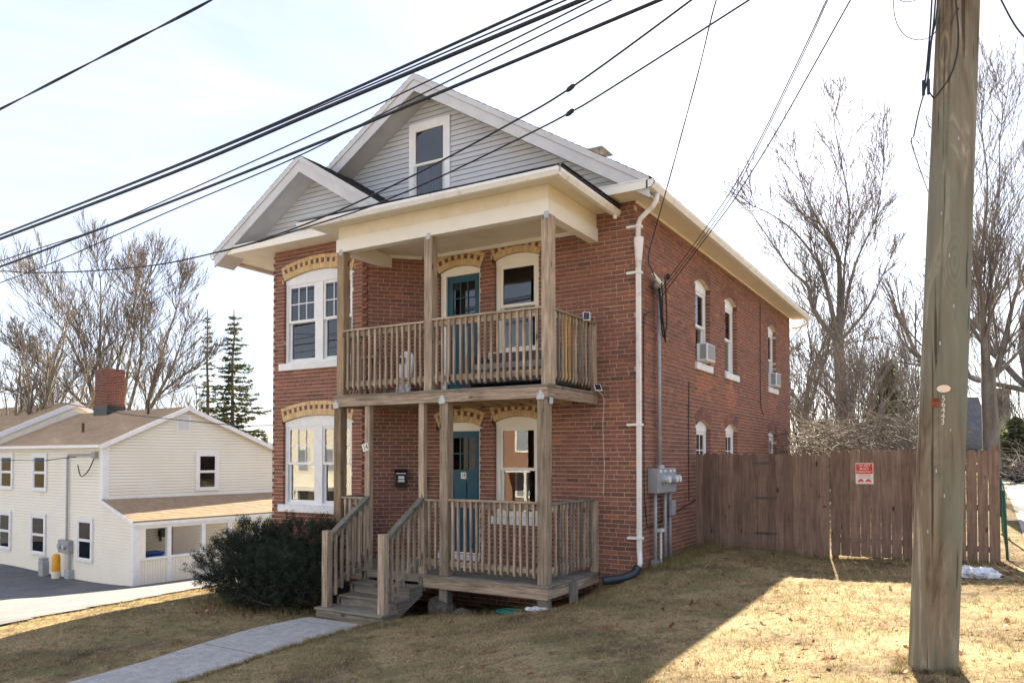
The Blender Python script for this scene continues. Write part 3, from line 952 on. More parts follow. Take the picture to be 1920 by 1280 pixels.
def shingles(name, p_eave0, p_eave1, p_ridge0, p_ridge1, mat, parent, expo=0.14, tab=0.30, th=0.012, seed=3, **props):
    """overlapping shingle courses on a sloping quad (eave0->eave1 along the eave)"""
    rd = np.random.default_rng(seed)
    e0, e1, r0, r1 = [np.array(p, float) for p in (p_eave0, p_eave1, p_ridge0, p_ridge1)]
    nrm = np.cross(e1 - e0, r0 - e0); nrm /= np.linalg.norm(nrm)
    if nrm[2] < 0: nrm = -nrm
    ln = np.linalg.norm(r0 - e0); n = max(2, int(ln / expo))
    V = []; Q = []
    for i in range(n):
        a, b = i / n, min(1, (i + 1.25) / n)
        p0, p1 = e0 + (r0 - e0) * a, e1 + (r1 - e1) * a
        q0, q1 = e0 + (r0 - e0) * b, e1 + (r1 - e1) * b
        wl = np.linalg.norm(p1 - p0)
        m = max(1, int(wl / tab)); off = rd.uniform(0, 1) / m
        cuts = np.clip(np.r_[0, (np.arange(m) / m + off), 1], 0, 1)
        for c0, c1 in zip(cuts[:-1], cuts[1:]):
            if c1 - c0 < 1e-4: continue
            h = th * rd.uniform(0.75, 1.3)
            g = 0.002 / max(wl, .1)
            A = p0 + (p1 - p0) * (c0 + g); B_ = p0 + (p1 - p0) * (c1 - g)
            C_ = q0 + (q1 - q0) * (c1 - g); D = q0 + (q1 - q0) * (c0 + g)
            k = len(V)
            V += [A, B_, A + nrm * h, B_ + nrm * h, C_ + nrm * 0.002, D + nrm * 0.002]
            Q += [(k, k + 1, k + 3, k + 2), (k + 2, k + 3, k + 4, k + 5)]
    return build_np(name, V, Q, mat, parent, kind="stuff", **props)

def zr(x):
    return RZ - SL * abs(x - RX)
EXR, EXL = 0.42, -8.06
roof = MB()
for xe in (EXR, EXL):
    roof.prism([(RX, -0.44, RZ), (xe, -0.44, zr(xe)), (xe, -0.44, zr(xe) - 0.05), (RX, -0.44, RZ - 0.05)], (0, 12.04, 0))
roof_o = roof.build("roof", M['shingle_dark'], HOUSE)
shingles("shingle_courses", (EXR, -0.46, zr(EXR) + .004), (EXR, 11.6, zr(EXR) + .004), (RX, -0.46, RZ + .004), (RX, 11.6, RZ + .004), M['shingle_dark'], roof_o, seed=4)
shingles("shingle_courses", (EXL, -0.46, zr(EXL) + .004), (EXL, 11.6, zr(EXL) + .004), (RX, -0.46, RZ + .004), (RX, 11.6, RZ + .004), M['shingle_dark'], roof_o, seed=5)
def rake(xc, zc, sl_, xl, xr, yf, yw, name_roof):
    """front rake boards and rake soffit of a gable with its roof top at (xc, zc)"""
    for xe in (xl, xr):
        if xe is None: continue
        sg = 1 if xe > xc else -1
        zt = lambda x, o: zc - sl_ * abs(x - xc) - o
        MB().prism([(xc, yf - 0.018, zt(xc, -0.004)), (xe, yf - 0.018, zt(xe, -0.004)), (xe, yf - 0.018, zt(xe, 0.095)), (xc, yf - 0.018, zt(xc, 0.095))], (0, 0.034, 0)).build("drip_edge", M['trimgrey'], HOUSE)
        MB().prism([(xc, yf, zt(xc, 0.097)), (xe, yf, zt(xe, 0.097)), (xe, yf, zt(xe, 0.285)), (xc, yf, zt(xc, 0.285))], (0, 0.03, 0)).build("rake_board", M['trimgrey'], HOUSE)
        MB().prism([(xc, yf + 0.032, zt(xc, 0.235)), (xe, yf + 0.032, zt(xe, 0.235)), (xe, yf + 0.032, zt(xe, 0.255)), (xc, yf + 0.032, zt(xc, 0.255))], (0, yw - yf - 0.034, 0)).build("rake_soffit", M['trimgrey'], HOUSE)
rake(RX, RZ, SL, EXL + 2.0, EXR - 0.03, -0.44, -0.001, "main")

# gable siding
def clapboards(F, zlo, zhi, xl_of, xr_of, holes, pitch, mat):
    z = zlo
    while z < zhi - 0.01:
        zt_ = min(z + pitch, zhi)
        for a0, a1 in [(xl_of(z + pitch * .6), xr_of(z + pitch * .6))]:
            for p0, p1 in subtract((a0, a1), [(h[0], h[1]) for h in holes if z + pitch > h[2] and z < h[3]]):
                if p1 - p0 < 0.03: continue
                n0, n1 = xl_of(zt_), xr_of(zt_)
                t0, t1 = max(p0, n0), min(p1, n1)
                if abs(p0 - a0) > 1e-6: t0 = p0
                if abs(p1 - a1) > 1e-6: t1 = p1
                if t1 <= t0: t0 = t1 = (p0 + p1) / 2
                mb = MB()
                mb.add([F(p0, 0.015, z), F(p1, 0.015, z), F(p1, 0, z), F(p0, 0, z),
                        F(t0, 0.004, zt_ - 0.007), F(t1, 0.004, zt_ - 0.007), F(t1, 0, zt_ - 0.007), F(t0, 0, zt_ - 0.007)], BOXF)
                mb.build("siding_board", M['siding'], HOUSE)
        z += pitch

FG = Fr(0, 0, 1, 0, 0, -1)
xin = lambda z: (RZ - 0.25 - z) / SL
GWX0, GWX1, GWZ0, GWZ1 = -4.245, -3.362, 6.02, 7.60
clapboards(FG, 5.72, RZ - 0.27, lambda z: RX - xin(z) - .10, lambda z: RX + xin(z) + .10, [(GWX0 - 0.002, GWX1 + 0.002, GWZ0, GWZ1 - 0.10)], 0.0885, M['siding'])
MB().prism([(RX - xin(5.62), 0.004, 5.62), (RX + xin(5.62), 0.004, 5.62), (RX, 0.004, RZ - 0.25)], (0, 0.1, 0)).build("gable_shade_backing", M['room'], HOUSE)  # near-black backing: shade in the board gaps is put into its colour
gw = MB()
cw = 0.105
gw.box(GWX0, GWX0 + cw, 0.035, -0.03, GWZ0, GWZ1, FG).box(GWX1 - cw, GWX1, 0.035, -0.03, GWZ0, GWZ1, FG)
gw.box(GWX0 + cw, GWX1 - cw, 0.034, -0.03, GWZ1 - cw * 1.1, GWZ1, FG).box(GWX0 + cw, GWX1 - cw, 0.034, -0.03, GWZ0, GWZ0 + 0.06, FG)
gwin = gw.build("window", M['white'], HOUSE)
gzm = 6.86
sash(FG, gwin, GWX0 + cw + .001, GWX1 - cw - .001, gzm - 0.02, GWZ1 - cw * 1.1 - .001, 0.031, 0.035, M['creamlight'], None, "upper_sash")
sash(FG, gwin, GWX0 + cw + .001, GWX1 - cw - .001, GWZ0 + 0.061, gzm + 0.02, 0.024, 0.05, M['trimgrey'], None, "lower_sash")
rb = MB().box(GWX0 + .05, GWX1 - .05, -0.055, -0.049, GWZ0, GWZ1, FG)
rb.build("room_shadow_box", M['room'], gwin)
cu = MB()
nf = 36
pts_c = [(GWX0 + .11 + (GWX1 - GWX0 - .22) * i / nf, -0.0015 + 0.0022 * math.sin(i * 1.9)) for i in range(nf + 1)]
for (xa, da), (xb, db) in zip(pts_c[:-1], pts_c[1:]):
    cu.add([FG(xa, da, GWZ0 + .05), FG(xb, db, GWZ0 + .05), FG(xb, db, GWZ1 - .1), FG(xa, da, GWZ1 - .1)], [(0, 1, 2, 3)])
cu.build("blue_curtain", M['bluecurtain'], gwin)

# bay gable
BX, BZ, BS = -5.775, 6.995, 0.622
BXL, BXR = -8.04, -3.50
zb_ = lambda x: BZ - BS * abs(x - BX)
broof = MB()
broof.prism([(BX, -1.17, BZ), (BXR, -1.17, zb_(BXR)), (BXR, -1.17, zb_(BXR) - 0.05), (BX, -1.17, BZ - 0.05)], (0, 1.16, 0))
broof.prism([(BX, -1.17, BZ), (BXL, -1.17, zb_(BXL)), (BXL, -1.17, zb_(BXL) - 0.05), (BX, -1.17, BZ - 0.05)], (0, 1.16, 0))
bro = broof.build("bay_roof", M['shingle_dark'], HOUSE)
shingles("shingle_courses", (BXR, -1.19, zb_(BXR) + .004), (BXR, -0.03, zb_(BXR) + .004), (BX, -1.19, BZ + .004), (BX, -0.03, BZ + .004), M['shingle_dark'], bro, seed=6)
shingles("shingle_courses", (BXL, -1.19, zb_(BXL) + .004), (BXL, -0.03, zb_(BXL) + .004), (BX, -1.19, BZ + .004), (BX, -0.03, BZ + .004), M['shingle_dark'], bro, seed=8)
rake(BX, BZ, BS, BXL + 0.03, BXR, -1.17, -0.722, "bay")
FB2 = Fr(0, -0.72, 1, 0, 0, -1)
xib = lambda z: (BZ - 0.25 - z) / BS
clapboards(FB2, 5.70, BZ - 0.27, lambda z: BX - xib(z) - .10, lambda z: BX + xib(z) + .10, [], 0.0885, M['siding'])
MB().prism([(BX - xib(5.62), -0.716, 5.62), (BX + xib(5.62), -0.716, 5.62), (BX, -0.716, BZ - 0.25)], (0, 0.6, 0)).build("gable_shade_backing", M['room'], HOUSE)  # same near-black backing, painted shade between the bay gable boards

# boxed cornices
ZS = 5.53
so_ = MB()
so_.box(-8.03, -4.40, -1.13, -0.001, ZS, ZS + 0.025)
so_.build("soffit", M['cream'], HOUSE)
MB().box(-8.03, -4.35, -1.15, -1.132, ZS - 0.015, ZS + 0.125).build("fascia", M['creamlight'], HOUSE)
MB().prism([(-8.03, -1.158, ZS + 0.127), (-8.03, -0.73, ZS + 0.24), (-8.03, -0.73, ZS + 0.22), (-8.03, -1.158, ZS + 0.107)], (3.9, 0, 0)).build("cornice_flashing", M['gutter'], HOUSE)
MB().box(-0.9, 0.368, -0.45, -0.001, ZS, ZS + 0.024).build("soffit", M['cream'], HOUSE)
MB().box(-0.9, 0.368, -0.468, -0.451, ZS - 0.015, ZS + 0.12).build("fascia", M['creamlight'], HOUSE)
MB().prism([(-0.9, -0.476, ZS + 0.122), (-0.9, -0.03, ZS + 0.24), (-0.9, -0.03, ZS + 0.22), (-0.9, -0.476, ZS + 0.102)], (1.27, 0, 0)).build("cornice_flashing", M['gutter'], HOUSE)
MB().box(0.004, 0.352, 0.001, 11.58, ZS, ZS + 0.024).build("soffit", M['cream'], HOUSE)
MB().box(0.352, 0.37, -0.468, 11.6, ZS - 0.015, ZS + 0.10).build("fascia", M['creamlight'], HOUSE)
MB().box(-8.01, -7.62, 0.001, 11.58, ZS, ZS + 0.024).build("soffit", M['cream'], HOUSE)
MB().box(-8.03, -8.012, -0.45, 11.6, ZS - 0.015, ZS + 0.10).build("fascia", M['creamlight'], HOUSE)
MB().prism([(0.004, 0.001, ZS - 0.03), (0.03, 0.001, ZS - 0.03), (0.03, 0.001, ZS - 0.001), (0.004, 0.001, ZS - 0.001)], (0, 11.1, 0)).build("frieze_bead", M['cream'], HOUSE)

def gutter(p0, p1, outx, outy, name="gutter", h=0.115, w=0.11):
    """K-style gutter: open trough running p0->p1, (outx,outy) points away from the fascia"""
    prof = [(0.0, 0.0), (0.0, -h), (w * 0.62, -h), (w, -h * 0.45), (w, -0.012), (w * 0.9, 0.0), (w * 0.86, -0.012), (w * 0.9, -h * 0.42), (w * 0.58, -h + 0.008), (0.008, -h + 0.008), (0.008, 0.0)]
    poly = [(p0[0] + outx * a, p0[1] + outy * a, p0[2] + b) for a, b in prof]
    mb = MB().prism(poly, (p1[0] - p0[0], p1[1] - p0[1], p1[2] - p0[2]))
    for p in (p0, p1):
        mb.prism([(p[0] + outx * a, p[1] + outy * a, p[2] + b) for a, b in ((0, 0), (0, -h), (w * .62, -h), (w, -h * .45), (w, 0))], ((p1[0] - p0[0]) * 1e-4, (p1[1] - p0[1]) * 1e-4, 0))
    return mb.build(name, M['gutter'], HOUSE)
gutter((0.372, -0.47, 5.63), (0.372, 11.62, 5.60), 1, 0)
gutter((-8.033, -1.16, 5.585), (-8.033, 11.6, 5.56), -1, 0)
# rear corner drop of the side gutter
MB().tube([(0.42, 11.5, 5.50), (0.42, 11.5, 5.42), (0.25, 11.5, 5.33), (0.0, 11.5, 5.30)], 0.035, 8).build("rear_downspout", M['gutter'], HOUSE)

# porch roof, frieze beam and ceiling
beam = MB()
beam.box(-4.47, -0.60, -1.60, -1.45, 5.0, 5.205)
beam.box(-0.75, -0.60, -1.45, -0.002, 5.0, 5.205)
beam.box(-4.47, -4.32, -1.45, -0.40, 5.0, 5.205)
beam_o = beam.build("porch_beam", M['creamlight'], HOUSE)
fz = MB()
fz.box(-4.445, -0.625, -1.572, -1.46, 5.206, 5.415)
fz.box(-0.74, -0.625, -1.46, -0.003, 5.206, 5.415)
fz.box(-4.455, -4.33, -1.46, -0.40, 5.206, 5.415)
fz.build("porch_frieze", M['cream'], HOUSE)
MB().box(-4.32, -0.755, -1.45, -0.003, 5.215, 5.235).build("porch_ceiling", M['cream'], HOUSE)
MB().box(-3.9, -0.755, -0.05, -0.008, 5.16, 5.214).build("ceiling_trim", M['creamlight'], HOUSE)
MB().box(0.03, 0.98, 0.008, 0.045, 5.16, 5.214, F_CHAM).build("ceiling_trim", M['creamlight'], HOUSE)
MB().box(-4.88, -0.34, -1.90, -0.003, 5.418, 5.436).build("porch_soffit", M['cream'], HOUSE)
pr = MB()
PZ, PS = 5.475, 0.21
def proof(dz):
    A = (-4.95, -1.95, PZ + dz); B_ = (-0.22, -1.95, PZ + dz); C_ = (-0.22, -0.02, PZ + dz)
    h = 1.93 * PS
    D = (-0.22 - 1.93, -0.02, PZ + h + dz); E_ = (-4.95, -0.02, PZ + h + dz)
    return [A, B_, C_, D, E_]
t_, b_ = proof(0.0), proof(-0.03)
pr.add(t_ + b_, [(0, 1, 3, 4), (1, 2, 3), (5, 9, 8, 6), (6, 8, 7), (0, 5, 6, 1), (1, 6, 7, 2), (0, 4, 9, 5)])
pro = pr.build("porch_roof", M['shingle_dark'], HOUSE)
shingles("shingle_courses", (-4.97, -1.97, PZ + .004), (-0.21, -1.97, PZ + .004), (-4.97, -0.02, PZ + 1.93 * PS + .004), (-2.15, -0.02, PZ + 1.93 * PS + .004), M['shingle_dark'], pro, seed=9)
shingles("shingle_courses", (-0.20, -1.96, PZ + .004), (-0.20, -0.03, PZ + .004), (-2.14, -0.02, PZ + 1.93 * PS + .004), (-2.15, -0.02, PZ + 1.93 * PS + .004), M['shingle_dark'], pro, seed=10)
MB().box(-4.90, -0.32, -1.918, -1.902, 5.40, 5.444).build("porch_fascia", M['creamlight'], HOUSE)
MB().box(-0.338, -0.322, -1.90, -0.01, 5.40, 5.444).build("porch_fascia", M['creamlight'], HOUSE)
gutter((-4.93, -1.92, 5.447), (-0.24, -1.92, 5.447), 0, -1, "porch_gutter", 0.10, 0.10)
gutter((-0.318, -1.98, 5.446), (-0.318, 0.25 - 0.26, 5.425), 1, 0, "porch_gutter", 0.10, 0.10)
MB().tube([(-0.27, -0.12, 5.33), (-0.27, -0.12, 5.27)], 0.03, 8).build("gutter_outlet", M['gutter'], HOUSE)

# roof flue on the far slope
cf = MB().box(-2.32, -2.02, 3.2, 3.5, 7.0, 7.66)
wall_c = []; mm = MB()
flue = cf.build("roof_flue", M['mortar'], HOUSE)
mb = MB()
for k_ in range(7):
    for q in range(2):
        o_ = 0.0 if k_ % 2 else 0.075
        mb.box(-2.325 - .004, -2.325 + .31, 3.195 - .004, 3.2, 7.2 + k_ * CH, 7.2 + k_ * CH + CH - JT, a=0.7)
mb.build("flue_brickwork", M['brick'], flue, attr=True)
MB().box(-2.42, -1.92, 3.08, 3.62, 7.83, 7.85).build("flue_cap", M['galv'], flue)
for x, y in ((-2.3, 3.22), (-2.04, 3.22), (-2.3, 3.48), (-2.04, 3.48)):
    MB().box(x - .01, x + .01, y - .01, y + .01, 7.66, 7.83).build("cap_leg", M['galv'], flue)

# front downspout at the corner, with black extension
ds = MB()
ds.tube([(0.42, -0.20, 5.50), (0.41, -0.20, 5.42), (0.36, -0.19, 5.34), (0.12, -0.09, 5.22), (0.075, -0.065, 5.13), (0.075, -0.065, 4.86)], 0.037, 10)
dso = ds.build("downspout", M['gutter'], HOUSE, smooth=True)
MB().tube([(0.085, -0.07, 4.95), (0.085, -0.07, 4.90), (0.078, -0.065, 4.55), (0.078, -0.065, 4.50)], [0.072, 0.072, 0.043, 0.043], 10).build("leader_head", M['gutter'], dso)
MB().box(0.042, 0.112, -0.095, -0.038, 0.32, 4.52).build("leader_pipe", M['gutter'], dso, bevel=0.008)
MB().tube([(0.078, -0.065, 0.34), (0.085, -0.065, 0.18), (0.07, -0.08, 0.10)], 0.040, 10).build("leader_elbow", M['gutter'], dso, smooth=True)
pts = []
n = 46
path = [Vector(p) for p in ((0.07, -0.08, 0.13), (0.02, -0.14, 0.03), (-0.10, -0.26, -0.03), (-0.26, -0.40, -0.055), (-0.33, -0.46, -0.06))]
def spline(P_, n):
    out = []
    P_ = [Vector(p) for p in P_]
    k = len(P_) - 1
    for i in range(n + 1):
        t = i / n * k
        j = min(int(t), k - 1); u = t - j
        p0 = P_[max(j - 1, 0)]; p1 = P_[j]; p2 = P_[j + 1]; p3 = P_[min(j + 2, k)]
        out.append(0.5 * ((2 * p1) + (p2 - p0) * u + (2 * p0 - 5 * p1 + 4 * p2 - p3) * u * u + (3 * p1 - p0 - 3 * p2 + p3) * u ** 3))
    return out
sp = spline(path, n)
MB().tube(sp, [0.058 + 0.007 * (i % 2) for i in range(n + 1)], 14).build("drain_extension", M['navy'], dso, smooth=True, label="black corrugated drain extension at the foot of the downspout")
for z, wq in ((5.10, 1), (4.42, 1), (2.18, 1), (0.52, 1)):
    MB().box(-0.10, 0.125, -0.107, -0.003, z, z + 0.035).build("bracket", M['gutter'], dso)

# ------------------------------------------------------------------ wooden porch
PORCH = thing("porch", (-2.5, -1.6, -0.3), "two level weathered wooden porch with railings and front steps", "porch")
YF = -1.59
def pbox(name, x0, x1, y0, y1, z0, z1, mat, bevel=0.0, parent=None, **k):
    return MB().box(x0, x1, y0, y1, z0, z1).build(name, M[mat], parent or PORCH, bevel=bevel, **k)

# upper posts / lower posts
for x in (-4.455, -2.705, -0.715):
    pbox("post", x, x + 0.145, YF - 0.005, YF + 0.14, 2.701, 4.998, 'wood_warm' if x < -4 else 'wood_z', 0.006)
    MB().box(x + 0.05, x + 0.12, YF - 0.0135, YF - 0.0105, 4.95, 5.04).build("post_bracket", M['galv'], PORCH)
for x in (-4.50, -2.41, -0.775):
    z0 = 0.001
    pbox("post", x, x + 0.148, YF - 0.012, YF + 0.135, z0, 2.518, 'wood_warm' if x < -4 else 'wood_z', 0.006)
    xm = x + 0.07
    MB().prism([(xm - 0.06, YF - 0.047, 2.50), (xm + 0.06, YF - 0.047, 2.50), (xm + 0.055, YF - 0.047, 2.56), (xm, YF - 0.047, 2.63), (xm - 0.055, YF - 0.047, 2.56)], (0, 0.003, 0)).build("post_bracket", M['galv'], PORCH)
MB().prism([(-0.606, YF + 0.02, 2.44), (-0.606, YF + 0.12, 2.44), (-0.606, YF + 0.125, 2.52), (-0.606, YF + 0.03, 2.53)], (0.004, 0, 0)).build("post_bracket", M['galv'], PORCH)
for x in (-3.856, -2.800):
    pbox("post", x, x + 0.10, YF - 0.005, YF + 0.085, -0.25, 2.518, 'wood_z', 0.004)

# balcony deck and rim
pbox("rim_joist", -4.48, -0.61, YF - 0.043, YF - 0.006, 2.519, 2.672, 'wood_x', 0.003)
pbox("rim_joist", -0.647, -0.61, YF - 0.005, -0.002, 2.519, 2.672, 'wood_y', 0.003)
pbox("rim_joist", -4.48, -4.443, YF - 0.005, -0.45, 2.519, 2.672, 'wood_y', 0.003)
x = -4.44
while x < -0.66:
    pbox("joist", x, x + 0.038, YF + 0.0, -0.01 if x > -3.9 else -0.45 - (x + 4.44) * -0.9, 2.525, 2.671, 'wood_y')
    x += 0.42
y = YF - 0.055
i = 0
while y < -0.02:
    y1 = min(y + 0.138, -0.004)
    xl = -4.495
    if y > -0.75: xl = -4.60 + max(0, (y + 0.72)) * 1.0
    pbox("deck_board", xl + random.uniform(-.008, .008), -0.59 + random.uniform(-.008, .008), y, y1, 2.673, 2.700, 'grey_x')
    y += 0.142

# lower deck
y = YF - 0.07
while y < -0.02:
    y1 = min(y + 0.138, -0.004)
    xl = -4.53
    if y > -0.75: xl = -4.60 + max(0, (y + 0.72)) * 1.0
    pbox("deck_board", xl + random.uniform(-.01, .01), -0.575 + random.uniform(-.01, .01), y, y1, -0.027, 0.0, 'grey_x')
    y += 0.142
pbox("rim_joist", -4.52, -3.87, YF - 0.05, YF - 0.012, -0.175, -0.029, 'wood_x', 0.003)
pbox("rim_joist", -2.68, -0.59, YF - 0.05, YF - 0.012, -0.185, -0.029, 'wood_x', 0.003)
pbox("rim_joist", -0.63, -0.592, YF - 0.011, -0.01, -0.175, -0.029, 'wood_y', 0.003)
pbox("rim_joist", -4.52, -4.482, YF - 0.011, -0.5, -0.175, -0.029, 'wood_y', 0.003)
for x, y in ((-0.78, YF + 0.0), (-2.42, YF + 0.0), (-4.45, YF + 0.0)):
    pbox("footing_post", x, x + 0.14, y, y + 0.14, g1(x, y) - 0.25, -0.03, 'grey_z')
pbox("footing_board", -0.588, -0.55, -1.02, -0.82, g1(-0.57, -0.9) - 0.25, -0.03, 'grey_z')

# railings
BS_ = 0.036
def front_rail(x0, x1, zlo, zhi, n, capw=True):
    pbox("bottom_rail", x0, x1, YF + 0.045, YF + 0.083, zlo + 0.06, zlo + 0.148, 'wood_x', 0.003)
    pbox("top_rail", x0, x1, YF + 0.045, YF + 0.083, zhi - 0.12, zhi - 0.031, 'wood_x', 0.003)
    pbox("rail_cap", x0, x1, YF - 0.005, YF + 0.10, zhi - 0.03, zhi, 'wood_x', 0.004)
    for i in range(n):
        x = x0 + 0.02 + (x1 - x0 - 0.04) * (i + 0.5) / n + random.uniform(-.006, .006)
        baluster(x, YF + 0.026, zlo, zhi - 0.032)

def baluster(x, y, z0, z1, mat='wood_z', along='x'):
    h = 0.0165 if along == 'x' else 0.0135
    z0 += random.uniform(-.012, .012)
    mb = MB()
    if along == 'x':
        vs_ = [(x - h, y - h, z0 + 0.025), (x + h, y - h, z0 + 0.025), (x + h, y + h, z0), (x - h, y + h, z0),
               (x - h, y - h, z1), (x + h, y - h, z1), (x + h, y + h, z1), (x - h, y + h, z1)]
    else:
        vs_ = [(x - h, y - h, z0), (x + h, y - h, z0 + 0.03), (x + h, y + h, z0 + 0.03), (x - h, y + h, z0),
               (x - h, y - h, z1), (x + h, y - h, z1), (x + h, y + h, z1), (x - h, y + h, z1)]
    lx, ly = random.uniform(-.008, .008), random.uniform(-.003, .003)
    vs_ = [(a + (lx if i > 3 else 0), b + (ly if i > 3 else 0), c) for i, (a, b, c) in enumerate(vs_)]
    mb.add(vs_, BOXF)
    return mb.build("baluster", M[mat], PORCH)

front_rail(-4.31, -2.705, 2.775, 3.745, 14)
front_rail(-2.56, -0.715, 2.775, 3.765, 17)
front_rail(-2.262, -0.775, 0.075, 1.115, 14)
front_rail(-2.70, -2.41, 0.075, 1.105, 2)
front_rail(-4.352, -3.856, 0.075, 1.10, 4)
def side_rail(xo, y0, y1, zlo, zhi, n, out, odd=()):
    h = 0.038
    pbox("bottom_rail", xo - h, xo, y0, y1, zlo + 0.06, zlo + 0.148, 'wood_y', 0.003)
    pbox("top_rail", xo - h, xo, y0, y1, zhi - 0.12, zhi - 0.031, 'wood_y', 0.003)
    pbox("rail_cap", xo - 0.06, xo + 0.045, y0, y1, zhi - 0.03, zhi, 'grey_y', 0.004)
    for i in range(n):
        y = y0 + 0.06 + (y1 - y0 - 0.10) * (i + 0.5) / n + random.uniform(-.006, .006)
        baluster(xo + BS_ / 2 * out + (0.001 if out > 0 else -h - 0.001), y, zlo, zhi - 0.032, 'wood_new' if i in odd else ('grey_z' if i % 3 == 1 else 'wood_z'), 'y')
side_rail(-0.655, YF + 0.141, -0.06, 2.775, 3.765, 12, 1, (3, 4))
pbox("rail_end_post", -0.70, -0.62, -0.055, -0.005, 2.702, 3.765, 'wood_z')
side_rail(-0.655, YF + 0.136, -0.09, 0.075, 1.10, 11, 1)
pbox("rail_end_post", -0.70, -0.60, -0.088, -0.005, 0.002, 1.07, 'wood_z')
side_rail(-4.42, YF + 0.141, -0.95, 2.775, 3.745, 6, -1)
side_rail(-4.43, YF + 0.136, -0.95, 0.075, 1.10, 6, -1)

# stairs
TRD = [(-1.66, -1.955, -0.148), (-1.93, -2.235, -0.296), (-2.21, -2.56, -0.444)]
for k_, (yb, yf_, zt) in enumerate(TRD):
    x0, x1 = (-3.755, -2.72) if k_ < 2 else (-3.93, -2.66)
    pbox("tread", x0, x1 + (0.06 if k_ < 2 else 0), yf_ - 0.02, yb, zt - 0.036, zt, 'grey_x', 0.006)
    pbox("riser", x0 + 0.02, x1, yf_ + 0.012, yf_ + 0.03, zt - (0.148 if k_ < 2 else 0.16), zt - 0.037, 'grey_x')
pbox("riser", -3.74, -2.72, YF - 0.068, YF - 0.052, -0.111, -0.03, 'grey_x')
for x in (-3.80, -2.715):
    MB().prism([(x, -1.645, -0.03), (x, -1.645, -0.30), (x, -2.40, -0.64), (x, -2.545, -0.62), (x, -2.545, -0.48), (x, -2.24, -0.48), (x, -2.24, -0.332), (x, -1.957, -0.332), (x, -1.957, -0.184), (x, -1.68, -0.184)], (0.038, 0, 0)).build("stringer", M['grey_y'], PORCH)
for x in (-3.845, -2.785):
    pbox("newel_post", x - 0.012, x + 0.098, -2.50, -2.39, g1(x, -2.45) - 0.1, 0.655, 'wood_z', 0.004)
for x in (-3.80, -2.745):
    # sloping handrail from newel to post
    y0, y1, za, zb2 = -2.39, -1.595, 0.56, 1.08
    MB().prism([(x - 0.045, y0, za), (x - 0.045, y1, zb2), (x - 0.045, y1, zb2 + 0.045), (x - 0.045, y0, za + 0.045)], (0.10, 0, 0)).build("handrail", M['grey_y'], PORCH)
    MB().prism([(x - 0.016, y0, za - 0.10), (x - 0.016, y1, zb2 - 0.10), (x - 0.016, y1, zb2 - 0.001), (x - 0.016, y0, za - 0.001)], (0.038, 0, 0)).build("sub_rail", M['grey_y'], PORCH)
    MB().prism([(x - 0.016, y0, -0.30), (x - 0.016, y1, 0.22), (x - 0.016, y1, 0.31), (x - 0.016, y0, -0.21)], (0.038, 0, 0)).build("sub_rail", M['grey_y'], PORCH)
    for i in range(6):
        t = (i + 0.6) / 6.3
        y = y0 + (y1 - y0) * t
        zz = za - 0.10 + (zb2 - za) * t
        xo = x + 0.041
        mb = MB().box(xo - 0.018, xo + 0.018, y - 0.018, y + 0.018, zz - 0.80, zz + 0.07)
        mb.build("baluster", M['wood_z'], PORCH)

# ------------------------------------------------------------------ small things on and around the house
def mailbox(sc, zc, w, h, label):
    r = thing("mailbox", F_CHAM(sc, 0.0, zc - h / 2), label, "mailbox")
    F = F_CHAM
    MB().prism([F(sc - w / 2, 0.004, zc - h / 2), F(sc - w / 2, 0.10, zc - h / 2), F(sc - w / 2, 0.12, zc + h * .25), F(sc - w / 2, 0.004, zc + h * .5)],
               tuple(Vector(F(sc + w / 2, 0, 0)) - Vector(F(sc - w / 2, 0, 0)))).build("body", M['blackpaint'], r, bevel=0.004)
    MB().prism([F(sc - w / 2 - .008, 0.005, zc + h * .5 + .006), F(sc - w / 2 - .008, 0.132, zc + h * .24), F(sc - w / 2 - .008, 0.134, zc + h * .20), F(sc - w / 2 - .008, 0.123, zc + h * .235), F(sc - w / 2 - .008, 0.005, zc + h * .5 - .004)],
               tuple(Vector(F(sc + w / 2 + .008, 0, 0)) - Vector(F(sc - w / 2 - .008, 0, 0)))).build("lid", M['blackpaint'], r)
    return r
mbx = mailbox(0.62, 1.36, 0.20, 0.31, "black wall mailbox with white stickers beside the stair post")
MB().box(0.57, 0.67, 0.112, 0.118, 1.35, 1.40, F_CHAM).build("sticker", M['white'], mbx)
MB().box(0.565, 0.675, 0.110, 0.115, 1.30, 1.335, F_CHAM).build("sticker", M['white'], mbx)
MB().box(0.53, 0.70, 0.121, 0.126, 1.435, 1.455, F_CHAM).build("letter_edge", M['blind'], mbx)
mailbox(1.0, 1.30, 0.13, 0.28, "narrow black mailbox next to the lower door post")

# house number on the stair post
hn = thing("house_number", (-3.80, YF - 0.01, 1.80), "cream number 14 plate tilted on a porch post", "number plate")
cr_, sr_ = math.cos(0.25), math.sin(0.25)
mb = MB()
c0 = Vector((-3.828, YF - 0.012, 1.875))
def q_(a, b_, d):
    return (c0.x + a * cr_ - b_ * sr_, c0.y + d, c0.z + a * sr_ + b_ * cr_)
mb.add([q_(-.06, -.06, 0), q_(.06, -.06, 0), q_(.06, -.06, -.006), q_(-.06, -.06, -.006), q_(-.06, .06, 0), q_(.06, .06, 0), q_(.06, .06, -.006), q_(-.06, .06, -.006)], BOXF)
mb.build("plate", M['plate'], hn)
text("digits", "14", q_(0, 0, -0.0075), (math.pi / 2, -0.25, 0), 0.115, M['plateink'], hn, 0.001, 0.85)

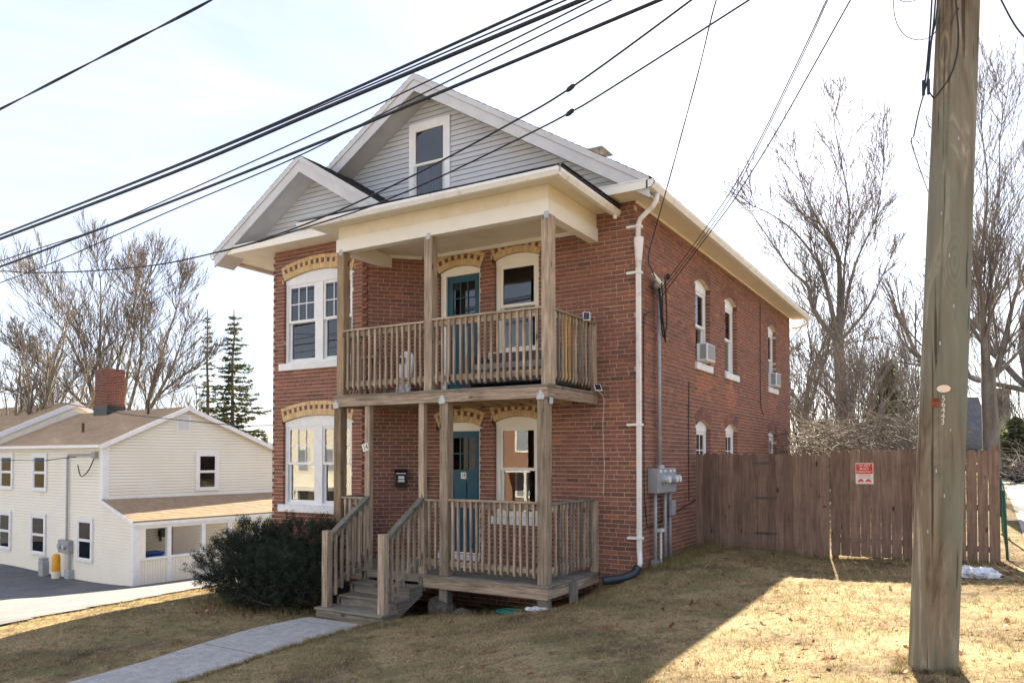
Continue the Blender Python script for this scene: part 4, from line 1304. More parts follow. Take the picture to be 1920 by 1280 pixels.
# solar lamps on the porch corner
def solar(p, rz, tilt, label):
    r = thing("solar_lamp", p, label, "solar light")
    R_ = Matrix.Translation(p) @ Matrix.Rotation(rz, 4, 'Z') @ Matrix.Rotation(tilt, 4, 'X')
    def T_(a, b_, c):
        return tuple(R_ @ Vector((a, b_, c)))
    MB().box(-.055, .055, -.075, .075, 0.03, 0.042, T_).build("panel_frame", M['plate'], r)
    MB().box(-.042, .042, -.062, .062, 0.0421, 0.045, T_).build("solar_cell", M['solar'], r)
    MB().box(-.02, .02, -.02, .02, -0.03, 0.029, T_).build("bracket", M['blackpaint'], r)
solar((-0.60, -0.42, 3.775), 0.5, 1.1, "small white solar light on the balcony rail cap")
solar((-0.57, -0.10, 2.74), 0.7, 0.75, "small white solar light at the balcony floor edge")
lc = MB().tube(spline([(-0.56, -0.12, 2.72), (-0.50, -0.03, 2.60), (-0.52, -0.02, 2.2), (-0.50, -0.02, 1.6), (-0.515, -0.02, 1.15)], 24), 0.004, 5)
lc.build("lamp_cord", M['plate'], None, label="thin white cord hanging from the balcony corner down the brick", category="cord")

# balcony furniture
sofa = thing("wicker_sofa", (-1.75, -0.45, 2.70), "grey wicker sofa against the wall on the balcony", "sofa")
def sb(name, x0, x1, y0, y1, z0, z1, mat, bevel=0.02):
    MB().box(x0, x1, y0, y1, z0, z1).build(name, M[mat], sofa, bevel=bevel)
sb("seat", -2.45, -1.05, -0.72, -0.12, 2.86, 3.06, 'wicker')
sb("backrest", -2.45, -1.05, -0.20, -0.06, 3.061, 3.40, 'wicker')
sb("armrest", -2.62, -2.455, -0.74, -0.06, 2.78, 3.32, 'wicker')
sb("armrest", -1.045, -0.90, -0.74, -0.06, 2.78, 3.32, 'wicker')
sb("cushion", -2.42, -1.76, -0.72, -0.21, 3.065, 3.17, 'cushion')
sb("cushion", -1.74, -1.08, -0.72, -0.21, 3.065, 3.17, 'cushion')
for x in (-2.58, -0.96):
    for y in (-0.70, -0.12):
        sb("leg", x - .03, x + .03, y - .03, y + .03, 2.701, 2.779, 'blackpaint', 0.0)
ib = thing("folded_board", (-3.95, -0.75, 2.70), "white pointed folded board leaning on the balcony corner", "board")
MB().prism([(-4.06, -0.62, 2.74), (-3.78, -0.62, 2.74), (-3.78, -0.50, 3.42), (-3.86, -0.49, 3.50), (-3.98, -0.49, 3.52), (-4.06, -0.50, 3.42)], (0.01, 0.03, 0)).build("board_panel", M['white'], ib)
MB().box(-4.02, -3.92, -0.56, -0.525, 3.30, 3.40).build("handle", M['blackpaint'], ib)
MB().tube([(-3.80, -0.60, 2.702), (-3.92, -0.66, 3.05)], 0.012, 6).build("leg", M['galv'], ib)
MB().tube([(-4.04, -0.60, 2.702), (-3.94, -0.66, 3.05)], 0.012, 6).build("leg", M['galv'], ib)
hv = thing("cabinet", (-4.33, -1.2, 2.70), "low wooden stool behind the left balcony railing", "stool")
MB().box(-4.36, -4.0, -1.2, -0.9, 3.33, 3.37).build("seat", M['wood_x'], hv)
for x, y in ((-4.34, -1.18), (-4.04, -1.18), (-4.34, -0.94), (-4.04, -0.94)):
    MB().box(x, x + .04, y, y + .04, 2.701, 3.329).build("leg", M['wood_z'], hv)
hv.name = "stool"
mat_ = MB().box(-3.5, -2.85, -0.55, -0.15, 0.001, 0.014).build("door_mat", M['black'], None, label="black door mat in front of the lower teal door", category="mat")

# electric service
MT = thing("electric_meter", (0.1, 1.0, 1.35), "grey meter cabinet with glass meters on the brick side wall", "meter")
MB().box(0.002, 0.17, 0.46, 1.30, 1.17, 1.55).build("cabinet", M['greymetal'], MT, bevel=0.006)
for y, z in ((0.68, 1.38), (1.02, 1.38), (1.17, 1.38)):
    MB().tube([(0.171, y, z), (0.20, y, z)], 0.078, 16).build("meter_ring", M['galv'], MT)
    g = MB().tube([(0.201, y, z), (0.27, y, z), (0.285, y, z)], [0.068, 0.066, 0.052], 16)
    g.build("meter_glass", M['galv'], MT, smooth=False)
    MB().tube([(0.286, y, z), (0.289, y, z)], 0.05, 16).build("meter_dial", M['plate'], MT)
for y in (0.54, 0.74, 0.98, 1.16):
    MB().box(0.171, 0.174, y, y + 0.09, 1.49, 1.525).build("label_plate", M['white'], MT)
MB().tube([(0.09, 0.80, 1.551), (0.09, 0.80, 1.60)], 0.06, 10).build("hub", M['galv'], MT)
MB().tube([(0.07, 0.80, 1.60), (0.07, 0.80, 4.20)], 0.033, 10).build("mast", M['pvc'], MT, smooth=True)
for z in (2.0, 3.1, 3.9):
    MB().tube([(0.07, 0.80, z), (0.07, 0.80, z + 0.03)], 0.037, 10).build("coupling", M['greymetal'], MT)
MB().tube([(0.07, 0.80, 4.18), (0.075, 0.78, 4.33), (0.10, 0.70, 4.42), (0.14, 0.63, 4.36)], [0.036, 0.06, 0.085, 0.07], 10).build("weatherhead", M['galv'], MT, smooth=True)
for y, zlo, mt_ in ((0.58, 0.02, 'pvc'), (1.01, 0.12, 'pvc'), (1.24, 0.12, 'pvc')):
    MB().tube([(0.08, y, 1.169), (0.08, y, zlo)], 0.027, 10).build("conduit", M[mt_], MT, smooth=True)
MB().box(0.03, 0.13, 0.52, 0.64, -0.03, 0.14).build("conduit_boot", M['pvc'], MT)
MB().box(0.115, 0.17, 1.10, 1.27, 0.80, 1.04).build("junction_box", M['greymetal'], MT, bevel=0.005)
MB().box(0.002, 0.06, 1.42, 1.58, 0.82, 1.02).build("junction_box", M['greymetal'], MT, bevel=0.008)
vp_ = thing("vent_pipe", (0.08, 0.80, 0.05), "short white capped vent pipe between the grey conduits", "pipe")
MB().tube([(0.08, 0.82, 0.0), (0.08, 0.82, 0.56)], 0.02, 8).build("pipe", M['gutter'], vp_)
MB().box(0.04, 0.12, 0.76, 0.88, 0.561, 0.61).build("cap", M['gutter'], vp_)
# loose cables at the weatherhead
def cable(name, pts, r, label, n=40, mat='wire', cat="cable", sides=6, group=None):
    o = MB().tube(spline(pts, n), r, sides).build(name, M[mat], None, smooth=True, label=label, category=cat)
    if group: o["group"] = group
    return o
cw_ = thing("service_cables", (0.1, 0.75, 4.2), "tangle of black service cables looping below the weatherhead", "cables")
for k_, pts in enumerate([
        [(0.12, 0.66, 4.36), (0.16, 0.62, 4.0), (0.13, 0.78, 3.70), (0.10, 0.95, 3.62), (0.12, 1.02, 3.85), (0.16, 0.88, 4.25), (0.18, 0.78, 4.55)],
        [(0.13, 0.68, 4.34), (0.17, 0.70, 3.9), (0.15, 0.86, 3.58), (0.13, 0.92, 3.55), (0.14, 0.80, 3.85), (0.18, 0.66, 4.2), (0.19, 0.60, 4.45)],
        [(0.14, 0.66, 4.33), (0.18, 0.64, 3.95), (0.17, 0.80, 3.62), (0.14, 0.90, 3.65), (0.12, 0.74, 3.95)],
        [(0.06, 0.50, 3.95), (0.04, 0.32, 3.88), (0.03, 0.26, 3.7), (0.03, 0.25, 2.2), (0.03, 0.26, 1.2), (0.05, 0.30, 0.75), (0.04, 0.42, 0.66), (0.03, 1.0, 0.72), (0.03, 2.0, 0.86), (0.03, 2.7, 0.95)],
        [(0.03, 0.30, 1.0), (0.05, 0.26, 0.9), (0.04, 0.32, 0.8), (0.05, 0.25, 0.85), (0.04, 0.31, 0.95)]]):
    MB().tube(spline(pts, 60), 0.011 if k_ < 3 else 0.009, 6).build("loop", M['black'], cw_, smooth=True)
MB().tube([(0.10, 0.45, 4.52), (0.17, 0.60, 4.40)], 0.03, 8).build("insulator", M['plate'], cw_)
MB().tube([(0.18, 0.92, 4.52), (0.18, 0.92, 4.60)], 0.03, 8).build("splice", M['black'], cw_)
sc_ = cable("wall_cable", [(0.012, 7.75, 5.35), (0.012, 7.72, 4.0), (0.012, 7.74, 3.0), (0.014, 8.0, 2.72)], 0.008, "thin dark cable running down the side wall between the windows", mat='black')
cable("wall_cable", [(0.012, 2.45, 3.05), (0.012, 2.42, 2.0), (0.012, 2.42, 0.95)], 0.007, "thin dark cable on the side wall near the fence", mat='black')

# window air conditioners
def ac(yc, z0, label):
    r = thing("air_conditioner", (0.1, yc, z0), label, "air conditioner")
    MB().box(-0.05, 0.15, yc - 0.25, yc + 0.25, z0, z0 + 0.32).build("case", M['white'], r, bevel=0.01)
    MB().box(0.151, 0.155, yc - 0.21, yc + 0.21, z0 + 0.03, z0 + 0.30).build("coil_grille", M['screen'], r)
    for s in (-1, 1):
        MB().box(0.02, 0.13, yc + s * 0.2515, yc + s * 0.2535, z0 + 0.03, z0 + 0.30).build("side_louvre", M['screen'], r)
ac(3.33, 3.485, "white window air conditioner in the nearer upper side window")
ac(9.04, 3.485, "white window air conditioner in the far upper side window")

# under the deck: stones, hose, rag
def rock(name, c, r, label, seed, group=None):
    rd = random.Random(seed)
    bm = bmesh.new()
    bmesh.ops.create_icosphere(bm, subdivisions=3, radius=1)
    for v in bm.verts:
        k = 1 + 0.22 * math.sin(v.co.x * 3 + seed) * math.cos(v.co.y * 2.5 + seed * 2) + rd.uniform(-.05, .05)
        v.co = Vector((v.co.x * r[0] * k + c[0], v.co.y * r[1] * k + c[1], v.co.z * r[2] * k + c[2]))
    me = bpy.data.meshes.new(name); bm.to_mesh(me); bm.free()
    me.materials.append(M['rock'])
    o = bpy.data.objects.new(name, me)
    link(o, None, label=label, category="stone")
rock("stone", (-2.42, -1.50, -0.50), (0.24, 0.2, 0.17), "large grey stone under the deck beside the stair stringer", 3)
rock("stone", (-2.0, -1.58, -0.53), (0.20, 0.13, 0.09), "flat brown stone under the deck near the middle footing", 5)
hs = MB()
hp = []
for i in range(140):
    t = i / 139
    a = t * 2 * math.pi * 3.2
    r = 0.22 + 0.05 * math.sin(a * 0.37)
    hp.append((-1.05 + 1.3 * r * math.cos(a), -1.62 + 0.55 * r * math.sin(a), g1(-1.05, -1.62) + 0.02 + 0.03 * t))
hs.tube(hp, 0.013, 6)
hs.build("garden_hose", M['hose'], None, smooth=True, label="coiled green garden hose at the front edge of the deck", category="hose")
def crumple(name, c, r, label, cat, seed, mat='bag', sub=4):
    rd = np.random.default_rng(seed)
    bm = bmesh.new(); bmesh.ops.create_icosphere(bm, subdivisions=sub, radius=1)
    for v in bm.verts:
        p = v.co
        k = 1 + 0.18 * math.sin(7 * p.x + 3 * p.y + seed) + 0.15 * math.sin(9 * p.y - 5 * p.z) + rd.uniform(-.10, .10)
        v.co = Vector((c[0] + p.x * r[0] * k, c[1] + p.y * r[1] * k, c[2] + max(p.z, -0.4) * r[2] * k))
    me = bpy.data.meshes.new(name); bm.to_mesh(me); bm.free(); me.materials.append(M[mat])
    link(bpy.data.objects.new(name, me), None, label=label, category=cat)
crumple("rag", (-0.72, -1.70, g1(-.72, -1.7) + 0.02), (0.14, 0.08, 0.03), "white rag lying beside the green hose", "rag", 2)
crumple("plastic_bag", (4.27, 0.95, g1(4.27, .95) + 0.03), (0.26, 0.17, 0.09), "crumpled white plastic bag on the grass beside the utility pole", "bag", 4)

# ------------------------------------------------------------------ fence and gate
FY = 2.78
def picket(parent, x, w, z0, z1, y=FY):
    h = 0.022
    e = 0.035
    poly = [(x, y, z0), (x + w, y, z0), (x + w, y, z1 - e), (x + w - e * .8, y, z1 - .004), (x + w / 2, y, z1), (x + e * .8, y, z1 - .004), (x, y, z1 - e)]
    MB().prism(poly, (0, h, 0)).build("picket", M['fence_z'], parent)
def panel(parent, x0, x1, zb0, zb1, zt, gap, n):
    w = (x1 - x0) / n
    for i in range(n):
        t = (i + .5) / n
        g = gap() if callable(gap) else gap
        picket(parent, x0 + w * i + g / 2, w - g, zb0 + (zb1 - zb0) * t + random.uniform(-.01, .01), zt + random.uniform(-.012, .012), FY + random.uniform(-.003, .003))
    for z in (zt - 0.28, (zb0 + zt) / 2, zb0 + 0.25):
        MB().box(x0 + .01, x1 - .01, FY + 0.026, FY + 0.066, z - 0.045, z + 0.045).build("rail", M['fence_x'], parent)
fl = thing("picket_fence", (0.6, FY, 0.15), "brown stained picket fence panel next to the brick side wall", "fence", "brown fence sections")
panel(fl, 0.02, 1.235, 0.17, 0.12, 1.79, 0.003, 9)
MB().box(1.13, 1.22, FY + 0.067, FY + 0.157, 0.0, 1.72).build("post", M['fence_z'], fl)
ga = thing("picket_gate", (1.75, FY, 0.1), "brown picket gate leaf with three black hinges", "gate", "brown fence sections")
panel(ga, 1.245, 2.245, 0.115, 0.065, 1.785, lambda: 0.002 + 0.003 * random.random(), 7)
for z in (1.62, 1.03, 0.43):
    MB().prism([(1.05, FY - 0.006, z - 0.012), (1.235, FY - 0.006, z - 0.022), (1.42, FY - 0.006, z - 0.008), (1.42, FY - 0.006, z + 0.008), (1.235, FY - 0.006, z + 0.022), (1.05, FY - 0.006, z + 0.012)], (0, 0.004, 0)).build("hinge", M['blackpaint'], ga)
MB().box(2.15, 2.20, FY - 0.012, FY - 0.004, 0.90, 0.93).build("latch", M['blackpaint'], ga)
gb = thing("picket_fence", (3.4, FY, 0.15), "brown picket fence section carrying the red sign, behind the pole", "fence", "brown fence sections")
panel(gb, 2.265, 3.45, 0.135, 0.12, 1.845, lambda: 0.003 + 0.005 * random.random(), 8)
panel(gb, 3.452, 4.60, 0.10, 0.03, 1.835, lambda: 0.006 + 0.006 * random.random(), 8)
MB().box(4.50, 4.60, FY + 0.068, FY + 0.165, 0.0, 1.90).build("post", M['fence_z'], gb)
MB().box(2.27, 2.36, FY + 0.068, FY + 0.158, 0.0, 1.75).build("post", M['fence_z'], gb)
lg = MB().tube([(2.75, FY + 0.30, 0.12), (4.2, FY + 0.36, 0.13)], 0.075, 10)
lg.build("log", M['wood_x'], None, label="long pale timber lying under the fence", category="log")
rock("stone", (2.95, FY + 0.05, 0.08), (0.14, 0.08, 0.06), "pale concrete lump under the fence below the red sign", 9)
SG = thing("sign", (2.77, FY - 0.01, 1.46), "red and white do not block driveway sign on the fence", "sign")
MB().box(2.645, 2.905, FY - 0.010, FY - 0.006, 1.295, 1.628).build("sign_plate", M['signwhite'], SG)
MB().box(2.655, 2.895, FY - 0.0125, FY - 0.0105, 1.455, 1.618).build("red_field", M['red'], SG)
for t, z in (("DO NOT", 1.588), ("BLOCK", 1.538), ("DRIVEWAY", 1.487)):
    text("lettering", t, (2.775, FY - 0.0135, z), (math.pi / 2, 0, 0), 0.054, M['signwhite'], SG, 0.0004, 0.78)
for z, q in ((1.437, .1), (1.424, .085), (1.411, .095)):
    MB().box(2.775 - q, 2.775 + q, FY - 0.0112, FY - 0.0104, z - .002, z + .002).build("fine_print_line", M['red'], SG)
for a, b in ((2.66, 2.89),):
    MB().box(a, b, FY - 0.0112, FY - 0.0104, 1.313, 1.318).build("border", M['red'], SG)
    MB().box(a, b, FY - 0.0112, FY - 0.0104, 1.388, 1.392).build("border", M['red'], SG)
def carpic(x, s, z, flip=1):
    p = [(-.045, 0), (-.045, .02), (-.025, .022), (-.012, .042), (.022, .042), (.035, .022), (.048, .018), (.048, 0)]
    MB().prism([(x + flip * a * s, FY - 0.0112, z + b * s) for a, b in p], (0, 0.0008, 0)).build("vehicle_mark", M['red'], SG)
    for a in (-.025, .028):
        MB().tube([(x + flip * a * s, FY - 0.0116, z), (x + flip * a * s, FY - 0.0104, z)], 0.010 * s, 10).build("vehicle_mark", M['red'], SG)
carpic(2.72, 0.95, 1.335); carpic(2.835, 0.95, 1.335, -1)

# ------------------------------------------------------------------ utility pole
PB = Vector((3.985, -4.45, -0.3)); PT = Vector((4.427, -4.47, 9.6))
POLE = thing("utility_pole", (4.02, -4.45, 0.23), "weathered wooden utility pole leaning slightly in the right foreground", "utility pole")
bm = bmesh.new()
nr, ns = 60, 96
rings = []
for i in range(nr + 1):
    t = i / nr
    c = PB.lerp(PT, t)
    r = 0.159 * (1 - t) + 0.112 * t
    ring = []
    for j in range(ns):
        a = 2 * math.pi * j / ns
        rr = r * (1 + 0.012 * math.sin(3 * a + t * 9) + 0.006 * math.sin(7 * a + t * 30))
        if j == 68 and 0.28 < t < 0.62:
            rr -= 0.016
        if j == 75 and t < 0.2:
            rr -= 0.010
        ring.append(bm.verts.new((c.x + rr * math.cos(a), c.y + rr * math.sin(a), c.z)))
    rings.append(ring)
for i in range(nr):
    for j in range(ns):
        bm.faces.new((rings[i][j], rings[i][(j + 1) % ns], rings[i + 1][(j + 1) % ns], rings[i + 1][j]))
bm.faces.new(rings[-1])
me = bpy.data.meshes.new("shaft"); bm.to_mesh(me); bm.free(); me.materials.append(M['pole'])
me.polygons.foreach_set("use_smooth", [True] * len(me.polygons))
link(bpy.data.objects.new("shaft", me), POLE)
def on_pole(z, ang):
    """point on the pole surface; ang measured from the direction to the camera, + to the right as seen"""
    t = (z - PB.z) / (PT.z - PB.z)
    c = PB.lerp(PT, t); r = 0.159 * (1 - t) + 0.112 * t
    base = math.atan2(CAM.y - c.y, CAM.x - c.x) + ang
    return Vector((c.x + r * 1.015 * math.cos(base), c.y + r * 1.015 * math.sin(base), z)), base
def pole_plate(name, z, ang, w, h, mat, ell=False):
    p, a = on_pole(z, ang)
    n_ = Vector((math.cos(a), math.sin(a), 0)); r_ = Vector((-math.sin(a), math.cos(a), 0))
    pts = []
    k = 16 if ell else 4
    for i in range(k):
        t = 2 * math.pi * i / k
        a_, b2 = (math.cos(t) * w / 2, math.sin(t) * h / 2) if ell else ((-w / 2, w / 2, w / 2, -w / 2)[i], (-h / 2, -h / 2, h / 2, h / 2)[i])
        pts.append(p + r_ * a_ + Vector((0, 0, b2)))
    MB().prism(pts, tuple(n_ * 0.004)).build(name, M[mat], POLE)
pole_plate("tag", 2.185, 0.02, 0.085, 0.052, 'tagpink', True)
pole_plate("rusty_plate", 2.09, -0.30, 0.05, 0.062, 'rust')
for k_, dch in enumerate("56443"):
    z = 2.118 - k_ * 0.0405
    p, a = on_pole(z, 0.03)
    n_ = Vector((math.cos(a), math.sin(a), 0))
    text("pole_digit", dch, tuple(p + n_ * 0.004), (math.pi / 2, 0, a + math.pi / 2), 0.054, M['digit'], POLE, 0.002, 0.95)
for z, a_ in ((1.2, -.4), (1.45, .2), (1.62, -.15), (1.9, .35), (2.5, -.2), (2.75, .3), (3.1, .05), (3.4, -.35), (3.9, .25)):
    pole_plate("staple", z, a_, 0.007, 0.022, 'galv')
# cables hanging on the pole
def pole_cable(pts, r, n=40):
    MB().tube(spline(pts, n), r, 6).build("riser_cable", M['wire'], POLE, smooth=True)
pole_cable([(4.12, -4.66, 6.2), (4.062, -4.62, 4.93), (4.033, -4.62, 4.52), (4.01, -4.63, 4.30), (4.003, -4.63, 4.25)], 0.006)
pole_cable([(4.15, -4.66, 6.2), (4.085, -4.62, 4.93), (4.042, -4.62, 4.52), (4.032, -4.63, 4.33), (4.034, -4.63, 4.26)], 0.006)
pole_cable([(4.18, -4.66, 6.2), (4.10, -4.62, 4.93), (4.055, -4.62, 4.6), (4.03, -4.63, 4.35), (3.975, -4.64, 4.13), (3.94, -4.64, 3.96)], 0.005)
for x in (4.003, 4.034):
    MB().tube([(x, -4.63, 4.34), (x, -4.63, 4.235)], 0.0105, 8).build("splice_boot", M['wire'], POLE)
pole_cable([(3.82, -4.62, 5.2), (3.824, -4.60, 4.88), (3.88, -4.60, 4.72), (3.965, -4.60, 4.652), (4.045, -4.60, 4.648), (4.085, -4.58, 4.70), (4.10, -4.56, 4.80)], 0.003)
pole_cable([(3.80, -4.62, 5.1), (3.86, -4.62, 4.96), (3.95, -4.62, 4.925), (4.03, -4.62, 4.96), (4.08, -4.62, 5.06)], 0.003)
bz = [on_pole(z, a)[0] for z, a in ((5.4, -0.25), (4.92, -0.12), (4.68, 0.05), (4.50, 0.06), (4.35, -0.2), (4.26, -0.75), (4.245, -1.1))]
pole_cable([tuple(p) for p in bz] + [(4.04, -4.62, 4.25)], 0.005)
pole_cable([tuple(on_pole(4.70, -0.3)[0]), tuple(on_pole(4.76, -0.1)[0] + Vector((0, -.02, 0))), tuple(on_pole(4.80, 0.0)[0] + Vector((0, -.01, 0))), tuple(on_pole(4.79, 0.05)[0])], 0.0025)
lp = cable("drop_wire", [(3.94, -4.64, 3.96), (3.931, -4.40, 3.92), (3.99, -1.0, 4.35), (4.1, 4, 5.4), (4.3, 12, 7.2)], 0.004, "thin drop wire leaving the pole towards the rear trees", cat="wire")

# ------------------------------------------------------------------ overhead wires
def wire(name, pts, r, label, end=None, start=None, n=60, twist=0.0, sides=6):
    P_ = list(pts)
    if start:
        q0 = Vector(P_[0]); q1 = Vector(start)
        P_ = [tuple(q0.lerp(q1, f)) for f in (1.0, 0.55, 0.25, 0.08)] + P_
    if end:
        q0 = Vector(P_[-1]); q1 = Vector(end)
        P_ = P_ + [tuple(q0.lerp(q1, f)) for f in (0.12, 0.45, 1.0)]
    sp_ = spline(P_, n)
    if twist:
        r_o = thing(name, tuple(sp_[0]), label, "wire", "overhead wires")
        for ph in (0, math.pi):
            q = []
            dense = spline(P_, n * 5)
            for i, p in enumerate(dense):
                a = i * 0.16 + ph
                q.append((p.x, p.y + twist * math.cos(a), p.z + twist * math.sin(a)))
            MB().tube(q, r, 5).build("strand", M['wire'], r_o, smooth=True)
        return r_o
    o = MB().tube(sp_, r, sides).build(name, M['wire'], None, smooth=True, label=label, category="wire", group="overhead wires")
    return o
wire("overhead_wire", [(-6.778, -5.5, 6.345), (-4.318, -5.5, 6.42), (-2.477, -5.5, 6.479)], 0.0085, "twisted pair wire crossing the upper left sky alone", end=(6, -5.5, 7.3), start=(-24, -5.5, 6.1), twist=0.0075)
wire("overhead_cable", [(-8.867, -4.5, 5.224), (-4.562, -4.5, 5.456), (-1.924, -4.5, 5.65), (0.991, -4.5, 5.916)], 0.0145, "upper thick lashed cable of the main overhead bundle", end=(4.22, -4.62, 6.22), start=(-26, -4.5, 4.55))
wire("overhead_cable", [(-8.867, -4.53, 5.20), (-4.562, -4.53, 5.42), (-1.575, -4.53, 5.625), (0.106, -4.53, 5.76), (1.166, -4.53, 5.846)], 0.008, "middle cable of the main overhead bundle, splitting off near the gable peak", end=(4.2, -4.62, 6.12), start=(-26, -4.53, 4.5))
wire("overhead_cable", [(-8.866, -4.5, 5.164), (-4.561, -4.5, 5.379), (-1.923, -4.5, 5.578), (1.311, -4.5, 5.816)], 0.020, "thickest cable of the main overhead bundle, its lower line", end=(4.2, -4.64, 6.02), start=(-26, -4.5, 4.45))
wire("overhead_wire", [(-6.221, -4.5, 4.905), (-4.556, -4.5, 5.06), (-1.921, -4.5, 5.344), (-0.041, -4.5, 5.571), (1.416, -4.5, 5.783)], 0.0075, "thin wire just above the lower thick cable", end=(4.2, -4.62, 6.25), start=(-26, -4.5, 4.2))
wire("overhead_wire", [(-8.846, -4.5, 4.468), (-7.006, -4.5, 4.616), (-4.609, -4.5, 4.888), (-2.389, -4.5, 5.115), (-1.07, -4.5, 5.32), (1.596, -4.5, 5.727)], 0.0075, "thin wire sagging below the lower thick cable on the left", end=(4.2, -4.62, 6.22), start=(-26, -4.5, 3.8))
wire("overhead_cable", [(-8.64, -4.6, 4.673), (-6.255, -4.6, 4.83), (-4.412, -4.6, 4.957), (-1.82, -4.6, 5.161), (0.029, -4.6, 5.33), (2.077, -4.6, 5.526)], 0.0155, "lower thick cable crossing the front of both gables", end=(4.2, -4.64, 5.74), start=(-26, -4.6, 4.2))
w7 = wire("service_wire", [(-9.066, -4.4, 4.70), (-8.055, -4.4, 4.55), (-6.538, -4.4, 4.383), (-4.98, -4.4, 4.27), (-3.756, -4.4, 4.27), (-2.902, -4.4, 4.31), (-1.827, -4.4, 4.435), (-0.698, -4.4, 4.639), (0.435, -4.4, 4.905), (1.142, -4.4, 5.102), (2.281, -4.4, 5.566)], 0.009, "upper sagging service wire with a clamp, over the porch roof", end=(4.2, -4.5, 6.5), start=(-22, -4.4, 6.2), n=120)
w8 = wire("service_wire", [(-3.016, -4.3, 4.335), (-1.65, -4.3, 4.433), (-1.112, -4.3, 4.495), (-0.36, -4.3, 4.618), (0.692, -4.3, 4.833), (1.086, -4.3, 4.927), (1.433, -4.3, 5.03), (2.734, -4.3, 5.476)], 0.008, "lower sagging service wire with a clamp, over the porch roof", end=(4.2, -4.4, 6.0), start=(-3.756, -4.36, 4.28), n=90)
for o_, p in ((w7, (1.142, -4.4, 5.102)), (w8, (1.086, -4.3, 4.927))):
    MB().tube([(p[0] - .045, p[1], p[2] - .022), (p[0] - .02, p[1], p[2] - .01), (p[0] + .02, p[1], p[2] + .01), (p[0] + .045, p[1], p[2] + .022)], [.010, .022, .022, .010], 8).build("clamp", M['black'], o_)
wire("service_drop", [(0.13, 0.50, 4.45), (0.16, 0.26, 4.54), (0.32, -0.29, 4.60), (0.62, -0.603, 5.125), (0.95, -1.021, 5.558), (1.2, -1.336, 5.905), (1.5, -1.698, 6.346), (1.88, -2.248, 6.82)], 0.007, "twisted service drop falling to the house corner past the gutter", end=(4.3, -4.4, 8.9), n=40, twist=0.004)
wire("service_drop", [(0.12, 0.66, 4.28), (1.568, -1.233, 4.744), (2.274, -2.166, 5.092), (2.951, -3.063, 5.604), (3.191, -3.38, 5.811)], 0.006, "left one of the steep wires from the pole to the side wall", end=(4.25, -4.4, 6.7))
wire("service_drop", [(0.14, 0.68, 4.26), (1.60, -1.22, 4.715), (2.274, -2.146, 5.065), (2.951, -3.043, 5.585), (3.191, -3.36, 5.80)], 0.005, "second of the steep wires from the pole to the side wall", end=(4.27, -4.4, 6.68))
wire("service_drop", [(0.187, 0.62, 4.195), (1.725, -1.44, 4.661), (2.035, -1.85, 4.785), (2.608, -2.608, 5.07), (3.427, -3.692, 5.575)], 0.007, "right one of the steep wires from the pole to the side wall", end=(4.25, -4.4, 6.1))
wire("overhead_wire", [(4.36, -4.3, 5.3), (4.479, -4.2, 4.985), (4.612, -4.2, 4.68)], 0.006, "short wire slanting down at the top right corner", end=(6.5, -4.2, 2.6))
wire("neighbour_wire", [(-22.613, 2.0, 3.828), (-17.287, 2.0, 3.118), (-15.214, 2.0, 2.86), (-11.112, 2.0, 2.495)], 0.012, "thin wire crossing over the cream house roof", end=(-8.1, 1.8, 2.45), start=(-34, 2, 5.6))
wire("neighbour_wire", [(-26.369, 3.8, 1.635), (-24.2, 4.2, 1.62)], 0.014, "thin wire reaching the cream house mast", end=(-23.9, 5.2, 1.75), start=(-36, 2, 2.2))

# ------------------------------------------------------------------ neighbouring cream house
NB0 = Vector((-20.18, 5.095, -2.66))
ua, ug = (-0.998, 0.063), (0.063, 0.998)
F_N = Fr(NB0.x, NB0.y, ua[0], ua[1], -ug[0], -ug[1])          # s leftwards along the long wall, d towards the street
def NP(s, t, z):
    return F_N(s, -t, z)
F_NG = Fr(NP(2, 0, 0)[0], NP(2, 0, 0)[1], ug[0], ug[1], -ua[0], -ua[1])   # gable wall: s = depth, d towards us
F_NP = Fr(NB0.x, NB0.y, ug[0], ug[1], -ua[0], -ua[1])                     # outer face of the porch
NH = thing("cream_house", tuple(NP(8, 3, -2.66)), "cream clapboard house with tan roof and a red brick chimney, on the left", "house")
def lap(F, a0, a1, z0, z1, pitch=0.112, lim=None, gap=0.008):
    mb = MB(); z = z0
    while z < z1:
        zt = min(z + pitch, z1)
        p0, p1 = (a0, a1) if lim is None else lim((z + zt) / 2)
        if p1 - p0 > 0.02:
            mb.add([F(p0, 0.030, z), F(p1, 0.030, z), F(p1, 0.0, z), F(p0, 0.0, z), F(p0, 0.006, zt - gap), F(p1, 0.006, zt - gap), F(p1, 0, zt - gap), F(p0, 0, zt - gap)], BOXF)
        z += pitch
    return mb
ZE = 2.20
lap(F_N, 0.0, 2.0, -2.75, 0.22, lim=lambda z: (max(0.02, (-0.34 - z) * 0 + (0.0 if z < -0.42 else (z + 0.42) / 0.31)), 2.0)).build("siding", M['siding_n'], NH, kind="stuff")
lap(F_N, 2.0, 10.3, -2.75, ZE).build("siding", M['siding_n'], NH, kind="stuff")
lap(F_N, 10.3, 22, -2.8, 2.6).build("siding", M['siding_n'], NH, kind="stuff")
APT, APZ = 3.15, 3.70
ns1, ns2 = (APZ - ZE) / APT, 0.37
def glim(z):
    lo = 0.02 if z < ZE - 0.05 else max(0.02, (z - ZE + 0.05) / ns1)
    hi = 9.0 if z < 1.5 else min(9.0, APT + (APZ - 0.05 - z) / ns2)
    return lo, hi
lap(F_NG, 0, 9, -2.75, APZ - 0.16, lim=glim).build("siding", M['siding_n'], NH, kind="stuff")
wc = MB()
wc.add([NP(2, 0.0, -2.8), NP(22, 0, -2.8), NP(22, 0, 2.0), NP(2, 0, 2.0)], [(0, 1, 2, 3)])
